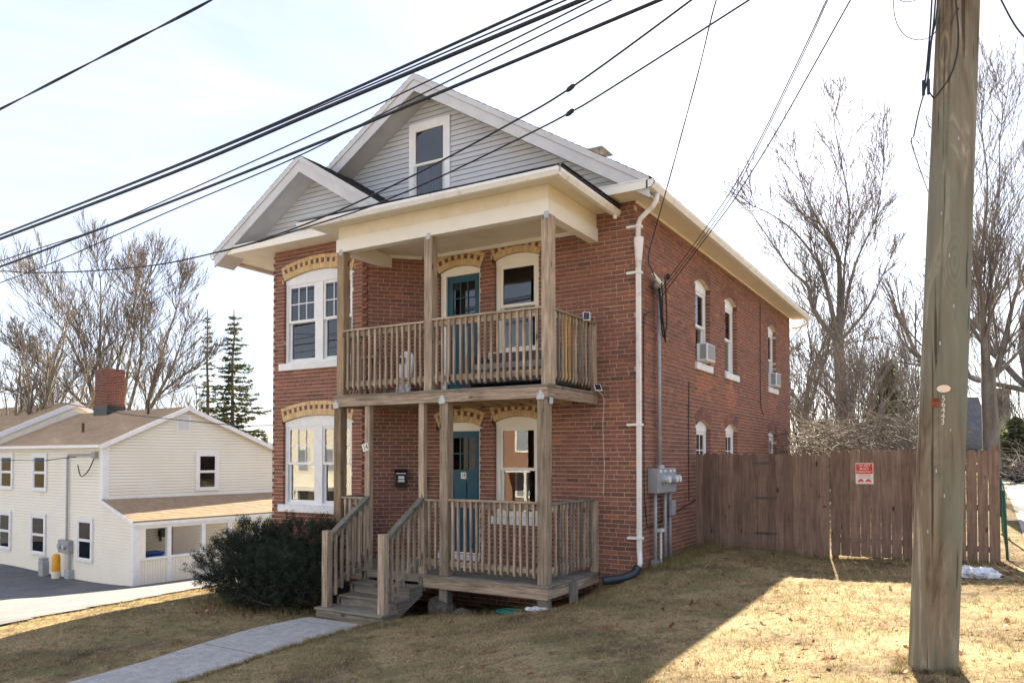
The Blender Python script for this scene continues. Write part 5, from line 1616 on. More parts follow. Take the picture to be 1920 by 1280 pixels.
wc.add([NP(2, 9, -2.8), NP(22, 9, -2.8), NP(22, 9, 2.0), NP(2, 9, 2.0)], [(0, 1, 2, 3)])
wc.add([NP(2, 0.001, -2.8), NP(2, 8.8, -2.8), NP(2, 8.8, 1.5), NP(2, APT, APZ - .2), NP(2, 0.001, ZE - .15)], [(0, 1, 2, 3, 4)])
wc.add([NP(0.02, 0.0, -2.8), NP(1.99, 0, -2.8), NP(1.99, 0, 0.15), NP(0.02, 0, -0.45)], [(0, 1, 2, 3)])
wc.build("lap_shade_backing", M['room'], NH)  # near-black sheet behind the clapboards, painting the contact shadow under each lap
MB().box(1.985, 2.18, 0.045, -0.02, 0.25, ZE - 0.02, F_N).build("corner_board", M['white'], NH)
MB().box(-0.02, 0.17, 0.046, -0.02, 0.25, ZE - 0.06, F_NG).build("corner_board", M['white'], NH)
MB().box(-0.05, 0.10, 0.046, -0.06, -2.72, -0.55, F_N).build("corner_board", M['white'], NH)
# roofs
def nroof(s0, s1, t0, z0, t1, z1, name, seed):
    mb = MB().add([NP(s0, t0, z0), NP(s1, t0, z0), NP(s1, t1, z1), NP(s0, t1, z1), NP(s0, t0, z0 - .06), NP(s1, t0, z0 - .06), NP(s1, t1, z1 - .06), NP(s0, t1, z1 - .06)], BOXF)
    o = mb.build(name, M['shingle_tan'], NH)
    shingles("shingle_courses", NP(s0, t0 - .02, z0 + .004), NP(s1, t0 - .02, z0 + .004), NP(s0, t1, z1 + .004), NP(s1, t1, z1 + .004), M['shingle_tan'], o, 0.145, 0.32, 0.004, seed)
    return o
nroof(1.80, 10.25, -0.22, ZE - 0.02, APT, APZ, "roof", 21)
nroof(1.80, 10.25, 9.4, APZ - ns2 * 6.3, APT, APZ, "roof", 22)
nroof(10.25, 23, -0.24, 2.66, 3.0, 4.22, "wing_roof", 23)
nroof(10.25, 23, 6.3, 2.5, 3.0, 4.22, "wing_roof", 24)
MB().prism([NP(10.30, -0.2, 2.58), NP(10.30, 3.0, 4.14), NP(10.30, 6.0, 2.6), NP(10.30, 6.0, 1.5), NP(10.30, 0, 1.5)], tuple(Vector(NP(0.08, 0, 0)) - Vector(NP(0, 0, 0)))).build("wing_gable", M['siding_n'], NH)
def nrake(s, pts, w=0.17, th=0.05, name="rake_board"):
    (t0, z0), (t1, z1) = pts
    MB().prism([NP(s, t0, z0), NP(s, t1, z1), NP(s, t1, z1 - w), NP(s, t0, z0 - w)], tuple(Vector(NP(-th, 0, 0)) - Vector(NP(0, 0, 0)))).build(name, M['white'], NH)
nrake(1.83, ((-0.25, ZE - 0.02), (APT, APZ + .015)))
nrake(1.83, ((9.4, APZ - ns2 * 6.3), (APT, APZ + .015)))
nrake(10.26, ((-0.26, 2.68), (3.0, 4.24)), 0.22)
nrake(10.26, ((6.3, 2.52), (3.0, 4.24)), 0.22)
MB().box(1.8, 10.25, 0.23, 0.32, ZE - 0.13, ZE - 0.02, F_N).build("gutter", M['white'], NH)
MB().box(1.8, 10.25, 0.0, 0.228, ZE - 0.12, ZE - 0.10, F_N).build("soffit", M['white'], NH)
MB().box(10.27, 23, 0.23, 0.32, 2.38, 2.49, F_N).build("gutter", M['white'], NH)
# chimney
ch_b = []; ch_m = MB()
c0s, c1s, ct0, ct1 = 7.1, 8.15, 2.75, 3.5
FC1 = Fr(NP(c0s, ct0, 0)[0], NP(c0s, ct0, 0)[1], ua[0], ua[1], -ug[0], -ug[1])
FC2 = Fr(NP(c0s, ct0, 0)[0], NP(c0s, ct0, 0)[1], ug[0], ug[1], -ua[0], -ua[1])
wall(FC1, c1s - c0s, 3.3, 5.5, [], seed=31, out=ch_b, mort=ch_m, off0=lambda c: 0.1075 * (c % 2), quoin=True)
wall(FC2, ct1 - ct0, 3.3, 5.5, [], seed=32, out=ch_b, mort=ch_m, off0=lambda c: 0.1075 * ((c + 1) % 2), quoin=True)
chim = ch_m.build("chimney", M['mortar'], NH)
cm = MB()
for F, s0, s1, z0, z1, d, a in ch_b:
    cm.box(s0, s1, d, -0.098, z0, z1, F, a=a)
cm.build("chimney_brickwork", M['brick_chim'], chim, attr=True, kind="stuff")
MB().box(c0s + .02, c1s - .02, -ct0 - 0.02, -ct1 + .02, 5.38, 5.44, F_N).build("flue_shadow", M['black'], chim)
MB().box(c0s - .03, c1s + .03, -ct0 + .035, -ct1 - .03, 3.3, 3.92, F_N).build("flashing", M['blackpaint'], chim)
for s, t in ((5.45, 0.95), (3.62, 2.55)):
    zz = ZE + ns1 * t
    MB().tube([NP(s, t, zz - .05), NP(s, t, zz + .42)], 0.06, 8).build("vent_pipe", M['blackpaint'], NH)
# windows
def nwin(F, a0, a1, z0, z1, cur=0):
    w = 0.13
    mb = MB().box(a0, a0 + w, 0.085, 0.0, z0, z1, F).box(a1 - w, a1, 0.085, 0.0, z0, z1, F).box(a0 + w, a1 - w, 0.084, 0, z1 - w, z1, F).box(a0 + w, a1 - w, 0.10, 0, z0, z0 + w * .7, F)
    o = mb.build("window", M['white'], NH)
    b0, b1, c0, c1 = a0 + w, a1 - w, z0 + w * .7, z1 - w
    zm = (c0 + c1) / 2
    for q0, q1, d in ((zm, c1, 0.066), (c0, zm, 0.056)):
        mb = MB().box(b0, b0 + .05, d, d - .02, q0, q1, F).box(b1 - .05, b1, d, d - .02, q0, q1, F).box(b0 + .05, b1 - .05, d, d - .02, q0, q0 + .05, F).box(b0 + .05, b1 - .05, d, d - .02, q1 - .05, q1, F)
        mb.build("sash", M['white'], o)
        MB().box(b0 + .05, b1 - .05, d - .008, d - .011, q0 + .05, q1 - .05, F).build("pane", M['glass_n'], o)
    MB().box(b0, b1, 0.037, 0.032, c0, c1, F).build("room_shadow_box", M['room'], o)
    if cur:
        MB().box(b0 + .02, b0 + (b1 - b0) * .45, 0.041, 0.038, zm, c1, F).build("curtain", M['curtain'], o)
for a0, a1 in ((2.62, 3.78), (6.15, 7.42), (9.12, 10.28)):
    nwin(F_N, a0, a1, -2.05, -0.45)
for a0, a1 in ((6.13, 7.32), (9.0, 10.22), (12.2, 13.4)):
    nwin(F_N, a0, a1, 0.42, 1.90, 1)
nwin(F_N, 12.3, 13.5, -2.05, -0.45)
nwin(F_NG, 3.56, 4.58, 0.42, 1.96)
gv = MB().box(2.74, 3.32, 0.05, 0.0, 2.72, 3.40, F_NG).build("gable_vent", M['white'], NH)
for k in range(9):
    z = 2.80 + k * 0.062
    MB().prism([F_NG(2.80, 0.052, z), F_NG(2.80, 0.075, z), F_NG(2.80, 0.052, z + 0.045)], tuple(Vector(F_NG(0.46, 0, 0)) - Vector(F_NG(0, 0, 0)))).build("louvre", M['vent'], gv)
# side porch of the cream house
PRt = 8.6
pz0, pz1 = -0.42, 0.24
mb = MB().add([NP(-0.15, -0.12, pz0 - .03), NP(1.99, -0.12, pz1), NP(1.99, PRt, pz1), NP(-0.15, PRt, pz0 - .03), NP(-0.15, -0.12, pz0 - .10), NP(1.99, -0.12, pz1 - .07), NP(1.99, PRt, pz1 - .07), NP(-0.15, PRt, pz0 - .10)], BOXF)
prf = mb.build("porch_roof", M['shingle_tan'], NH)
shingles("shingle_courses", NP(-0.17, -0.12, pz0 - .02), NP(-0.17, PRt, pz0 - .02), NP(1.98, -0.12, pz1 + .01), NP(1.98, PRt, pz1 + .01), M['shingle_tan'], prf, 0.145, 0.32, 0.005, 25)
MB().prism([NP(-0.15, -0.14, pz0 - .02), NP(2.0, -0.14, pz1 + .02), NP(2.0, -0.14, pz1 - .12), NP(-0.15, -0.14, pz0 - .16)], tuple(Vector(NP(0, .04, 0)) - Vector(NP(0, 0, 0)))).build("porch_rake", M['white'], NH)
MB().box(-0.1, PRt, 0.16, 0.05, pz0 - .17, pz0 - .06, F_NP).build("porch_gutter", M['white'], NH)
MB().box(0.0, PRt, 0.04, -0.10, pz0 - .30, pz0 - .11, F_NP).build("porch_header", M['white'], NH)
MB().box(0.02, 8.9, 0.06, 0.02, 0.24, 0.30, F_NG).build("roof_flashing", M['white'], NH)
for t in (0.0, 1.20, 2.55, 3.65, 5.0, 6.4, 7.8):
    MB().box(t, t + 0.15 if t else 0.20, 0.03, -0.12, -2.7, pz0 - .11, F_NP).build("porch_post", M['white'], NH)
mb = MB(); t = 0.21
while t < 3.6:
    mb.box(t, t + 0.085, 0.0, -0.02, -2.72, -1.80, F_NP); t += 0.095
mb.build("bead_board", M['siding_n'], NH, kind="stuff")
MB().box(0.2, 3.64, 0.05, -0.12, -1.80, -1.72, F_NP).build("porch_rail", M['white'], NH)
MB().box(0.20, 0.42, 0.0, -0.02, -1.72, pz0 - .3, F_NP).build("porch_side_board", M['siding_n'], NH)
MB().add([NP(0.1, 0.02, -2.62), NP(2, 0.02, -2.62), NP(2, 8, -2.62), NP(0.1, 8, -2.62)], [(0, 1, 2, 3)]).build("porch_floor", M['concrete'], NH)
MB().box(2.62, 3.62, 0.05, 0.02, -2.6, -0.55, F_NG).build("porch_door", M['signwhite'], NH)
MB().add([NP(0.0, 0.05, pz0 - .12), NP(1.98, 0.05, pz0 - .12), NP(1.98, PRt, pz0 - .12), NP(0.0, PRt, pz0 - .12)], [(0, 1, 2, 3)]).build("porch_ceiling", M['white'], NH)
nm = thing("mailbox", tuple(NP(1.9, 2.2, -1.3)), "black mailbox on the cream house porch wall", "mailbox")
MB().box(2.02, 2.50, 0.20, 0.021, -1.25, -0.95, F_NG).build("body", M['blackpaint'], nm, bevel=0.03)
MB().box(2.06, 2.14, 0.10, 0.06, -1.42, -1.251, F_NG).build("paper_hook", M['blackpaint'], nm)
bb = thing("storage_bin", tuple(NP(1.2, 1.3, -2.6)), "blue plastic bin inside the cream house porch", "bin")
MB().box(0.75, 1.45, -0.6, -1.15, -2.61, -1.72, F_NP).build("body", M['bluebin'], bb, bevel=0.03)
MB().box(0.72, 1.48, -0.57, -1.18, -1.72, -1.64, F_NP).build("lid", M['bluebin'], bb, bevel=0.02)
# meter, mast, bollard
nmt = thing("electric_meter", tuple(NP(4.5, 0, -1.6)), "grey meter box and mast on the cream house wall", "meter")
MB().box(4.08, 4.88, 0.20, 0.022, -1.80, -1.33, F_N).build("cabinet", M['greymetal'], nmt, bevel=0.01)
for s in (4.32, 4.66):
    MB().tube([F_N(s, 0.201, -1.56), F_N(s, 0.30, -1.56)], 0.10, 12).build("meter_glass", M['galv'], nmt)
MB().tube(spline([F_N(4.42, 0.10, -1.33), F_N(4.42, 0.10, 0.0), F_N(4.42, 0.10, 1.55), F_N(4.36, 0.10, 1.78), F_N(4.15, 0.10, 1.82), F_N(2.6, 0.10, 1.82)], 60), 0.042, 8).build("mast", M['pvc'], nmt, smooth=True)
MB().box(2.36, 2.60, 0.16, 0.03, 1.70, 1.92, F_N).build("weatherhead", M['greymetal'], nmt)
MB().tube(spline([F_N(2.45, 0.12, 1.70), F_N(2.7, 0.2, 1.25), F_N(3.2, 0.2, 1.05), F_N(3.55, 0.15, 1.45)], 20), 0.02, 6).build("cable_loop", M['black'], nmt)
MB().tube([F_N(4.16, 0.12, -1.80), F_N(4.16, 0.12, -2.7)], 0.055, 8).build("conduit", M['pvc'], nmt)
MB().box(3.98, 4.32, 0.22, 0.03, -2.75, -2.40, F_N).build("conduit_boot", M['galv'], nmt)
yb_ = thing("bollard", tuple(F_N(4.6, 0.45, -2.7)), "yellow bollard guarding the cream house meter", "bollard")
MB().tube([F_N(4.62, 0.36, -2.47), F_N(4.62, 0.36, -1.95), F_N(4.62, 0.36, -1.86), F_N(4.62, 0.36, -1.82)], [0.14, 0.14, 0.11, 0.05], 16).build("sleeve", M['yellow'], yb_, smooth=False)
MB().tube([F_N(4.62, 0.36, -2.85), F_N(4.62, 0.36, -2.471)], 0.155, 16).build("base", M['cream'], yb_)
gb_ = thing("utility_pedestal", tuple(F_N(5.56, 0.4, -2.7)), "grey utility pedestal beside the yellow bollard", "pedestal")
MB().box(5.38, 5.74, 0.50, 0.25, -2.85, -2.12, F_N).build("body", M['pvc'], gb_, bevel=0.03)
MB().box(5.42, 5.70, 0.52, 0.24, -2.119, -2.03, F_N).build("cap", M['pvc'], gb_, bevel=0.03)

# ------------------------------------------------------------------ trees
class TreeBuf:
    def __init__(s):
        s.V = []; s.Q = []; s.n = 0
    def tube(s, P_, R_, k):
        P_ = np.asarray(P_, float); R_ = np.asarray(R_, float)
        m = len(P_)
        T_ = np.gradient(P_, axis=0)
        T_ /= np.linalg.norm(T_, axis=1)[:, None] + 1e-9
        ref = np.array([0.31, 0.87, 0.39])
        E = np.cross(T_, ref); E /= np.linalg.norm(E, axis=1)[:, None] + 1e-9
        G = np.cross(T_, E)
        an = np.arange(k) * 2 * np.pi / k
        ring = P_[:, None, :] + R_[:, None, None] * (E[:, None, :] * np.cos(an)[None, :, None] + G[:, None, :] * np.sin(an)[None, :, None])
        s.V.append(ring.reshape(-1, 3))
        i = np.arange(m - 1)[:, None] * k; j = np.arange(k)[None, :]; j2 = (j + 1) % k
        s.Q.append((np.stack([i + j, i + j2, i + k + j2, i + k + j], -1).reshape(-1, 4)) + s.n)
        s.n += m * k
    def build(s, name, mat, parent=None, **p):
        return build_np(name, np.concatenate(s.V), np.concatenate(s.Q), mat, parent, smooth=True, **p)

def unit_rows(v):
    return v / (np.linalg.norm(v, axis=1)[:, None] + 1e-9)

def unit(v):
    return v / (np.linalg.norm(v) + 1e-9)

def grow(buf, p, d, Ln, r, lev, maxl, rd, up=0.25, wob=0.22, spread=0.75, rmin=0.012, kids=(3, 5)):
    nseg = 5 if lev < 2 else 4
    P_ = [p]; R_ = [r]
    d = unit(d)
    dirs = [d]
    w_ = wob if lev < 2 else 0.085
    for i in range(nseg):
        d = unit(d + rd.normal(0, w_, 3) + np.array([0, 0, up * 0.22]))
        P_.append(P_[-1] + d * Ln / nseg)
        R_.append(max(rmin * 0.7, r * (1 - 0.55 * (i + 1) / nseg)))
        dirs.append(d)
    buf[0 if lev < 2 else 1].tube(P_, R_, 7 if lev < 2 else 4 if lev < 3 else 3)
    if lev >= maxl:
        return
    k = rd.integers(kids[0], kids[1] + 1)
    side = 1
    ax = unit(np.cross(dirs[1], rd.normal(0, 1, 3)))
    for c in range(k):
        t = 0.22 + 0.78 * (c + rd.uniform(0.2, 0.9)) / k
        f = t * nseg; j = min(int(f), nseg - 1); u = f - j
        q = P_[j] * (1 - u) + P_[j + 1] * u
        dd = dirs[j + 1]
        side = -side
        sd = unit(unit(np.cross(dd, ax)) * side + rd.normal(0, .55, 3))
        nd_ = unit(dd + sd * rd.uniform(spread * 0.5, spread * 1.0) + np.array([0, 0, up * 0.5]))
        rr = max(rmin, R_[j + 1] * rd.uniform(0.5, 0.75))
        grow(buf, q, nd_, Ln * rd.uniform(0.48, 0.72) * (1.2 - 0.5 * t), rr, lev + 1, maxl, rd, up, wob, spread, rmin, kids)

RIGHT = np.array([math.cos(math.radians(31.04)), math.sin(math.radians(31.04)), 0])
FWD = np.array([-RIGHT[1], RIGHT[0], 0])
def place(px, depth):
    """ground position seen at photo column px at the given depth"""
    q = np.array(CAM)[:2] + (FWD * depth + RIGHT * depth * (px - 960) / 1438.3)[:2]
    return q
def bare_tree(label, px, depth, height, r, seed, stems=1, limbs=None, maxl=5, up=0.3, spread=0.75, mat='bark', group="bare trees", first=0.3, rmin=None, zbase=None, kids=(3, 5), lean=0.1, trunk_h=None, rs=1.0, nkf=1.35):
    rd = np.random.default_rng(seed)
    xy = place(px, depth)
    zb = g1(xy[0], xy[1]) if zbase is None else zbase
    base = np.array([xy[0], xy[1], zb - 0.2])
    rmin = rmin or 0.00036 * depth
    root = thing("bare_tree", tuple(base), label, "tree", group)
    buf = (TreeBuf(), TreeBuf())
    if limbs:
        sc = depth / 1438.3
        for li in limbs:
            pts, r0, r1 = li
            r0 *= rs; r1 *= rs
            if li is not limbs[0]:
                r0 *= 0.85; r1 *= 0.5
            dj = rd.normal(0, 1.0)
            P_ = []
            for i, (x, y) in enumerate(pts):
                off = FWD * (dj * i / max(1, len(pts) - 1) * 1.2 if li is not limbs[0] else 0)
                P_.append(np.array(CAM) + FWD * depth + RIGHT * (x - 960) * sc + np.array([0, 0, (859 - y) * sc]) + off)
            P_ = np.array(P_)
            # subdivide
            m = 4 * (len(P_) - 1) + 1
            sp_ = np.array([tuple(q) for q in spline([tuple(q) for q in P_], m - 1)])
            R_ = r1 + (r0 - r1) * (1 - np.linspace(0, 1, len(sp_))) ** (1.7 if li is not limbs[0] else 1.0)
            buf[0].tube(sp_, R_, 8)
            if li is limbs[0]:
                continue
            Ltot = np.linalg.norm(np.diff(sp_, axis=0), axis=1).sum()
            nk = int(len(sp_) * nkf)
            for c in range(nk):
                f = rd.uniform(0.12, 1.0)
                j = min(int(f * (len(sp_) - 1)), len(sp_) - 2)
                dd = unit(sp_[j + 1] - sp_[j])
                sd = unit(np.cross(dd, rd.normal(0, 1, 3)))
                nd_ = unit(dd * 0.8 + sd * rd.uniform(0.4, 0.95) + np.array([0, 0, up * .7]))
                grow(buf, sp_[j], nd_, Ltot * rd.uniform(0.16, 0.36) * (1.15 - 0.55 * f), max(rmin * 1.3, R_[j] * rd.uniform(.25, .45)), 2, maxl, rd, up, 0.1, spread, rmin, (3, 5))
            grow(buf, sp_[-1], sp_[-1] - sp_[-2], Ltot * 0.12, r1, 2, maxl, rd, up, 0.1, spread, rmin, (3, 5))
    else:
        for s_ in range(stems):
            d = unit(np.array([rd.normal(0, lean + 0.12 * (stems > 1)), rd.normal(0, lean + 0.12 * (stems > 1)), 1.0]))
            th = trunk_h or height * first
            P_ = [base + rd.normal(0, 0.15 * (stems > 1), 3) * np.array([1, 1, 0])]; R_ = [r * 1.15]
            for i in range(5):
                d = unit(d + rd.normal(0, 0.05, 3))
                P_.append(P_[-1] + d * th / 5); R_.append(r * (1 - 0.06 * (i + 1)))
            buf[0].tube(P_, R_, 8)
            for c in range(4):
                a = rd.uniform(0, 2 * np.pi) if c else 0
                sd = np.array([math.cos(a + c * 1.6), math.sin(a + c * 1.6), 0])
                nd_ = unit(d + sd * (rd.uniform(0.30, 0.75) if c else 0.08))
                st = P_[-1] if c < 2 else P_[-2]
                grow(buf, st, nd_, height * (1 - first) * rd.uniform(0.42, 0.6), r * rd.uniform(0.5, 0.72), 1, maxl, rd, up, 0.16, spread, rmin, kids)
    buf[0].build("trunk", M[mat], root)
    buf[1].build("crown", M['twig'], root)
    return root

# large tree right of the house, limbs follow the photographed fork
bare_tree("tall bare tree behind the fence, just right of the brick house", 1580, 50, 13, .26, 41, rs=1.5, nkf=1.1, limbs=[
    ([(1583, 880), (1581, 800), (1577, 700), (1573, 640)], .30, .22),
    ([(1573, 645), (1530, 582), (1518, 535), (1487, 504), (1455, 455), (1425, 410)], .16, .045),
    ([(1574, 640), (1555, 545), (1537, 488), (1495, 430), (1448, 394), (1408, 375)], .15, .03),
    ([(1574, 640), (1584, 490), (1570, 432), (1549, 379), (1533, 316), (1530, 262)], .17, .03),
    ([(1576, 640), (1583, 560), (1586, 500), (1596, 394), (1584, 316), (1570, 240), (1566, 200)], .10, .025),
    ([(1577, 640), (1588, 570), (1602, 500), (1623, 449), (1639, 410), (1651, 324), (1650, 270)], .10, .025),
    ([(1577, 640), (1625, 580), (1650, 520), (1672, 470)], .10, .025),
    ([(1570, 720), (1530, 690), (1500, 672), (1470, 668)], .07, .025),
    ([(1590, 760), (1612, 700), (1625, 640), (1640, 600)], .09, .03)], maxl=4, up=0.3)
bare_tree("thick forked bare tree at the right edge beside the pole", 1856, 16.5, 13, .32, 42, rs=0.55, nkf=1.0, limbs=[
    ([(1860, 880), (1858, 800), (1855, 720), (1857, 690)], .33, .24),
    ([(1850, 710), (1836, 620), (1822, 560), (1800, 505), (1770, 420), (1755, 330), (1745, 250)], .19, .03),
    ([(1856, 700), (1848, 600), (1852, 520), (1868, 420), (1880, 320), (1876, 220), (1885, 150)], .17, .03),
    ([(1868, 705), (1890, 630), (1905, 570), (1925, 510), (1945, 430), (1950, 330)], .17, .04),
    ([(1868, 705), (1900, 665), (1930, 625), (1965, 580)], .10, .04),
    ([(1856, 700), (1846, 620), (1842, 550), (1830, 470), (1838, 380), (1830, 290), (1835, 210)], .09, .025),
    ([(1858, 815), (1874, 795), (1890, 755), (1882, 700)], .07, .03)], maxl=4, up=0.38, mat='bark')
# row behind the brick house and the fence
bare_tree("slim bare tree showing over the brick house eave, left one", 1322, 58, 19, .20, 51, first=.4, maxl=4, kids=(4, 6), zbase=0.4)
bare_tree("slim bare tree showing over the brick house eave, right one", 1372, 56, 19, .20, 52, first=.4, maxl=4, kids=(4, 6), zbase=0.4)
bare_tree("bare tree between the brick house and the large fork", 1500, 54, 17, .24, 53, first=.3, maxl=4, kids=(4, 6))
bare_tree("small bare tree left of the pole behind the fence", 1632, 26, 7.0, .10, 54, first=.3, maxl=4, kids=(4, 6))
bare_tree("bare tree partly hidden by the utility pole", 1730, 52, 20, .34, 55, first=.3, maxl=4, kids=(4, 6))
bare_tree("bare tree at the far right edge of the picture", 1960, 34, 17, .24, 56, first=.28, maxl=4, kids=(4, 6))
# left group behind the cream house
bare_tree("wide bare tree behind the cream house chimney", 215, 46, 17, .36, 61, rs=0.62, nkf=2.0, maxl=4, mat='bark_l', zbase=-2.6, up=0.32, spread=.62, limbs=[
    ([(215, 850), (214, 790), (213, 770)], .5, .45),
    ([(188, 800), (172, 720), (160, 640), (120, 570), (95, 520)], .34, .07),
    ([(205, 800), (150, 690), (110, 620), (60, 570), (20, 520)], .25, .06),
    ([(212, 790), (185, 690), (183, 600), (180, 520), (165, 470)], .28, .06),
    ([(216, 790), (212, 690), (222, 620), (235, 540), (225, 480)], .26, .06),
    ([(225, 790), (240, 690), (252, 600), (240, 520)], .26, .06),
    ([(268, 800), (280, 720), (300, 640), (320, 560), (318, 520)], .28, .06),
    ([(262, 800), (320, 700), (345, 640), (365, 590)], .25, .05),
    ([(235, 790), (262, 690), (268, 600), (285, 520), (290, 490)], .22, .05),
    ([(250, 800), (300, 730), (345, 690), (385, 650)], .2, .05),
    ([(195, 800), (140, 740), (90, 690), (40, 640)], .2, .05)])
bare_tree("low spreading bare tree behind the left end of the cream house", 85, 44, 12.5, .28, 62, rs=0.62, nkf=2.0, maxl=4, mat='bark_l', zbase=-2.6, up=0.22, spread=.7, limbs=[
    ([(85, 850), (84, 790)], .4, .34),
    ([(84, 800), (60, 745), (20, 730), (-25, 720)], .22, .05),
    ([(84, 800), (70, 730), (40, 680), (30, 620)], .22, .05),
    ([(86, 800), (110, 740), (95, 690), (75, 650)], .20, .05),
    ([(88, 800), (120, 745), (150, 700), (175, 690)], .18, .05)])
bare_tree("bare tree reaching in from the left picture edge", -60, 34, 15, .25, 63, first=.25, maxl=4, kids=(4, 6), mat='bark_l', zbase=-2.6)
bare_tree("slim bare tree right of the chimney, behind the roof ridge", 345, 52, 13, .2, 64, first=.25, maxl=4, kids=(4, 6), mat='bark_l', zbase=-2.8)

def conifer(label, px, depth, height, base_r, seed, zbase, thin=1.0, mat='spruce', name="spruce_tree", trunk_r=0.2, bare=0.12):
    rd = np.random.default_rng(seed)
    xy = place(px, depth)
    base = np.array([xy[0], xy[1], zbase])
    root = thing(name, tuple(base), label, "tree", "evergreen trees")
    tb = TreeBuf()
    hs_ = np.linspace(0, height, 9)
    tb.tube(np.c_[base[0] + rd.normal(0, .06, 9), base[1] + rd.normal(0, .06, 9), base[2] + hs_], np.linspace(trunk_r, 0.03, 9), 7)
    C_, D_, S_ = [], [], []
    z = height * bare
    while z < height * 0.985:
        f = z / height
        R_ = base_r * (1 - f) ** 0.8 * rd.uniform(0.7, 1.15) + 0.15
        nb = max(4, int(6 * thin))
        a0 = rd.uniform(0, 6.28)
        for b in range(nb):
            if rd.random() > 0.55 + 0.45 * thin and f < 0.9: continue
            a = a0 + 2 * np.pi * b / nb + rd.normal(0, .25)
            ln = R_ * rd.uniform(0.35, 1.2)
            m = 6
            tt = np.linspace(0, 1, m)
            droop = -0.22 * tt ** 1.3 * ln + 0.20 * ln * tt ** 3
            P_ = np.c_[base[0] + np.cos(a) * ln * tt, base[1] + np.sin(a) * ln * tt, base[2] + z + droop]
            tb.tube(P_, np.linspace(0.03, 0.008, m), 3)
            nn = int(36 * ln * thin + 8)
            u = rd.uniform(0.22, 1.02, nn)
            j = np.clip((u * (m - 1)).astype(int), 0, m - 2); w = u * (m - 1) - j
            c = P_[j] * (1 - w)[:, None] + P_[j + 1] * w[:, None]
            C_.append(c + rd.normal(0, 0.05, c.shape))
            dirv = np.c_[np.cos(a) + rd.normal(0, .7, nn), np.sin(a) + rd.normal(0, .7, nn), rd.normal(-0.25, .35, nn)]
            D_.append(dirv / np.linalg.norm(dirv, axis=1)[:, None])
            S_.append(rd.uniform(0.16, 0.42, nn) * (0.6 + 0.5 * (1 - f)))
        z += height * rd.uniform(0.014, 0.032)
    C_ = np.concatenate(C_); D_ = np.concatenate(D_); S_ = np.concatenate(S_)
    up_ = rd.normal(0, 1, C_.shape); W_ = np.cross(D_, up_); W_ /= np.linalg.norm(W_, axis=1)[:, None] + 1e-9
    L_ = S_[:, None]
    V = np.stack([C_ - D_ * L_ * .4, C_ + W_ * L_ * .16, C_ + D_ * L_ * .6, C_ - W_ * L_ * .16], 1).reshape(-1, 3)
    Q = np.arange(len(V)).reshape(-1, 4)
    tb.build("trunk", M['bark'], root)
    build_np("crown", V, Q, M[mat], root, attr=np.repeat(np.clip(rd.normal(.5, .25, len(C_)), 0, 1), 4))
    return root
conifer("thin sparse spruce left of the fuller spruce", 388, 50, 13.8, 1.7, 71, -2.4, 0.55)
conifer("full spruce standing just left of the brick house", 436, 48, 13.2, 2.9, 72, -2.2, 1.0)
conifer("small distant spruce at the brick house corner", 497, 75, 6.5, 2.4, 73, -2.4, 0.9, 'pine')
conifer("low spruce behind the cream house ridge", 318, 55, 5.6, 2.6, 74, -2.4, 0.9, 'pine')
conifer("leaning pine rising over the brush behind the fence", 1668, 30, 5.0, 1.2, 75, 0.6, 0.7, 'pine', "pine_tree", 0.14, 0.35)
conifer("young green pine inside the brush behind the fence", 1650, 27, 3.2, 1.3, 76, 0.6, 1.0, 'pine', "pine_tree", 0.10, 0.05)
conifer("low evergreen at the right edge beyond the drive", 1905, 30, 2.6, 1.5, 77, 0.7, 1.0, 'pine', "pine_tree", 0.08, 0.02)
conifer("dark low evergreen deep in the brush behind the fence", 1545, 26, 2.5, 1.4, 78, 0.5, 0.9, 'pine', "pine_tree", 0.08, 0.02)

# brush thicket behind the fence
bf = TreeBuf()
rd = np.random.default_rng(90)
for i in range(3600):
    px = rd.uniform(1475, 1745) if i % 7 else rd.uniform(1880, 1990)
    dp = rd.uniform(17, 30) if i % 7 else rd.uniform(24, 34)
    xy = place(px, dp)
    if xy[0] < 0.6: continue
    z = g1(*xy) + rd.uniform(0, 1.9) * (1 if px < 1800 else .4)
    d = unit(np.array([rd.normal(0, .8), rd.normal(0, .8), rd.uniform(0.1, 1.0)]))
    L_ = rd.uniform(0.6, 2.0)
    P_ = [np.array([xy[0], xy[1], z])]
    for k in range(4):
        d = unit(d + rd.normal(0, .22, 3) - np.array([0, 0, 0.14]))
        P_.append(P_[-1] + d * L_ / 4)
    r0 = rd.uniform(0.007, 0.016)
    bf.tube(P_, np.linspace(r0, 0.004, 5), 3)
for i in range(46):
    px = rd.uniform(1486, 1760) if i % 6 else rd.uniform(1885, 1990)
    dp = rd.uniform(27, 48)
    xy = place(px, dp)
    if xy[0] < -6: continue
    p0 = np.array([xy[0], xy[1], g1(*xy) - .1])
    h_ = rd.uniform(2.6, 6.6) * dp / 40
    grow((bf, bf), p0, np.array([rd.normal(0, .18), rd.normal(0, .18), 1.0]), h_, rd.uniform(.03, .06), 1, 4, rd, 0.3, 0.10, 0.7, 0.00033 * dp, (4, 6))
bf.build("brush_thicket", M['brush'], None, kind="stuff", label="tangled dry brush filling the ground behind the fence", category="brush")

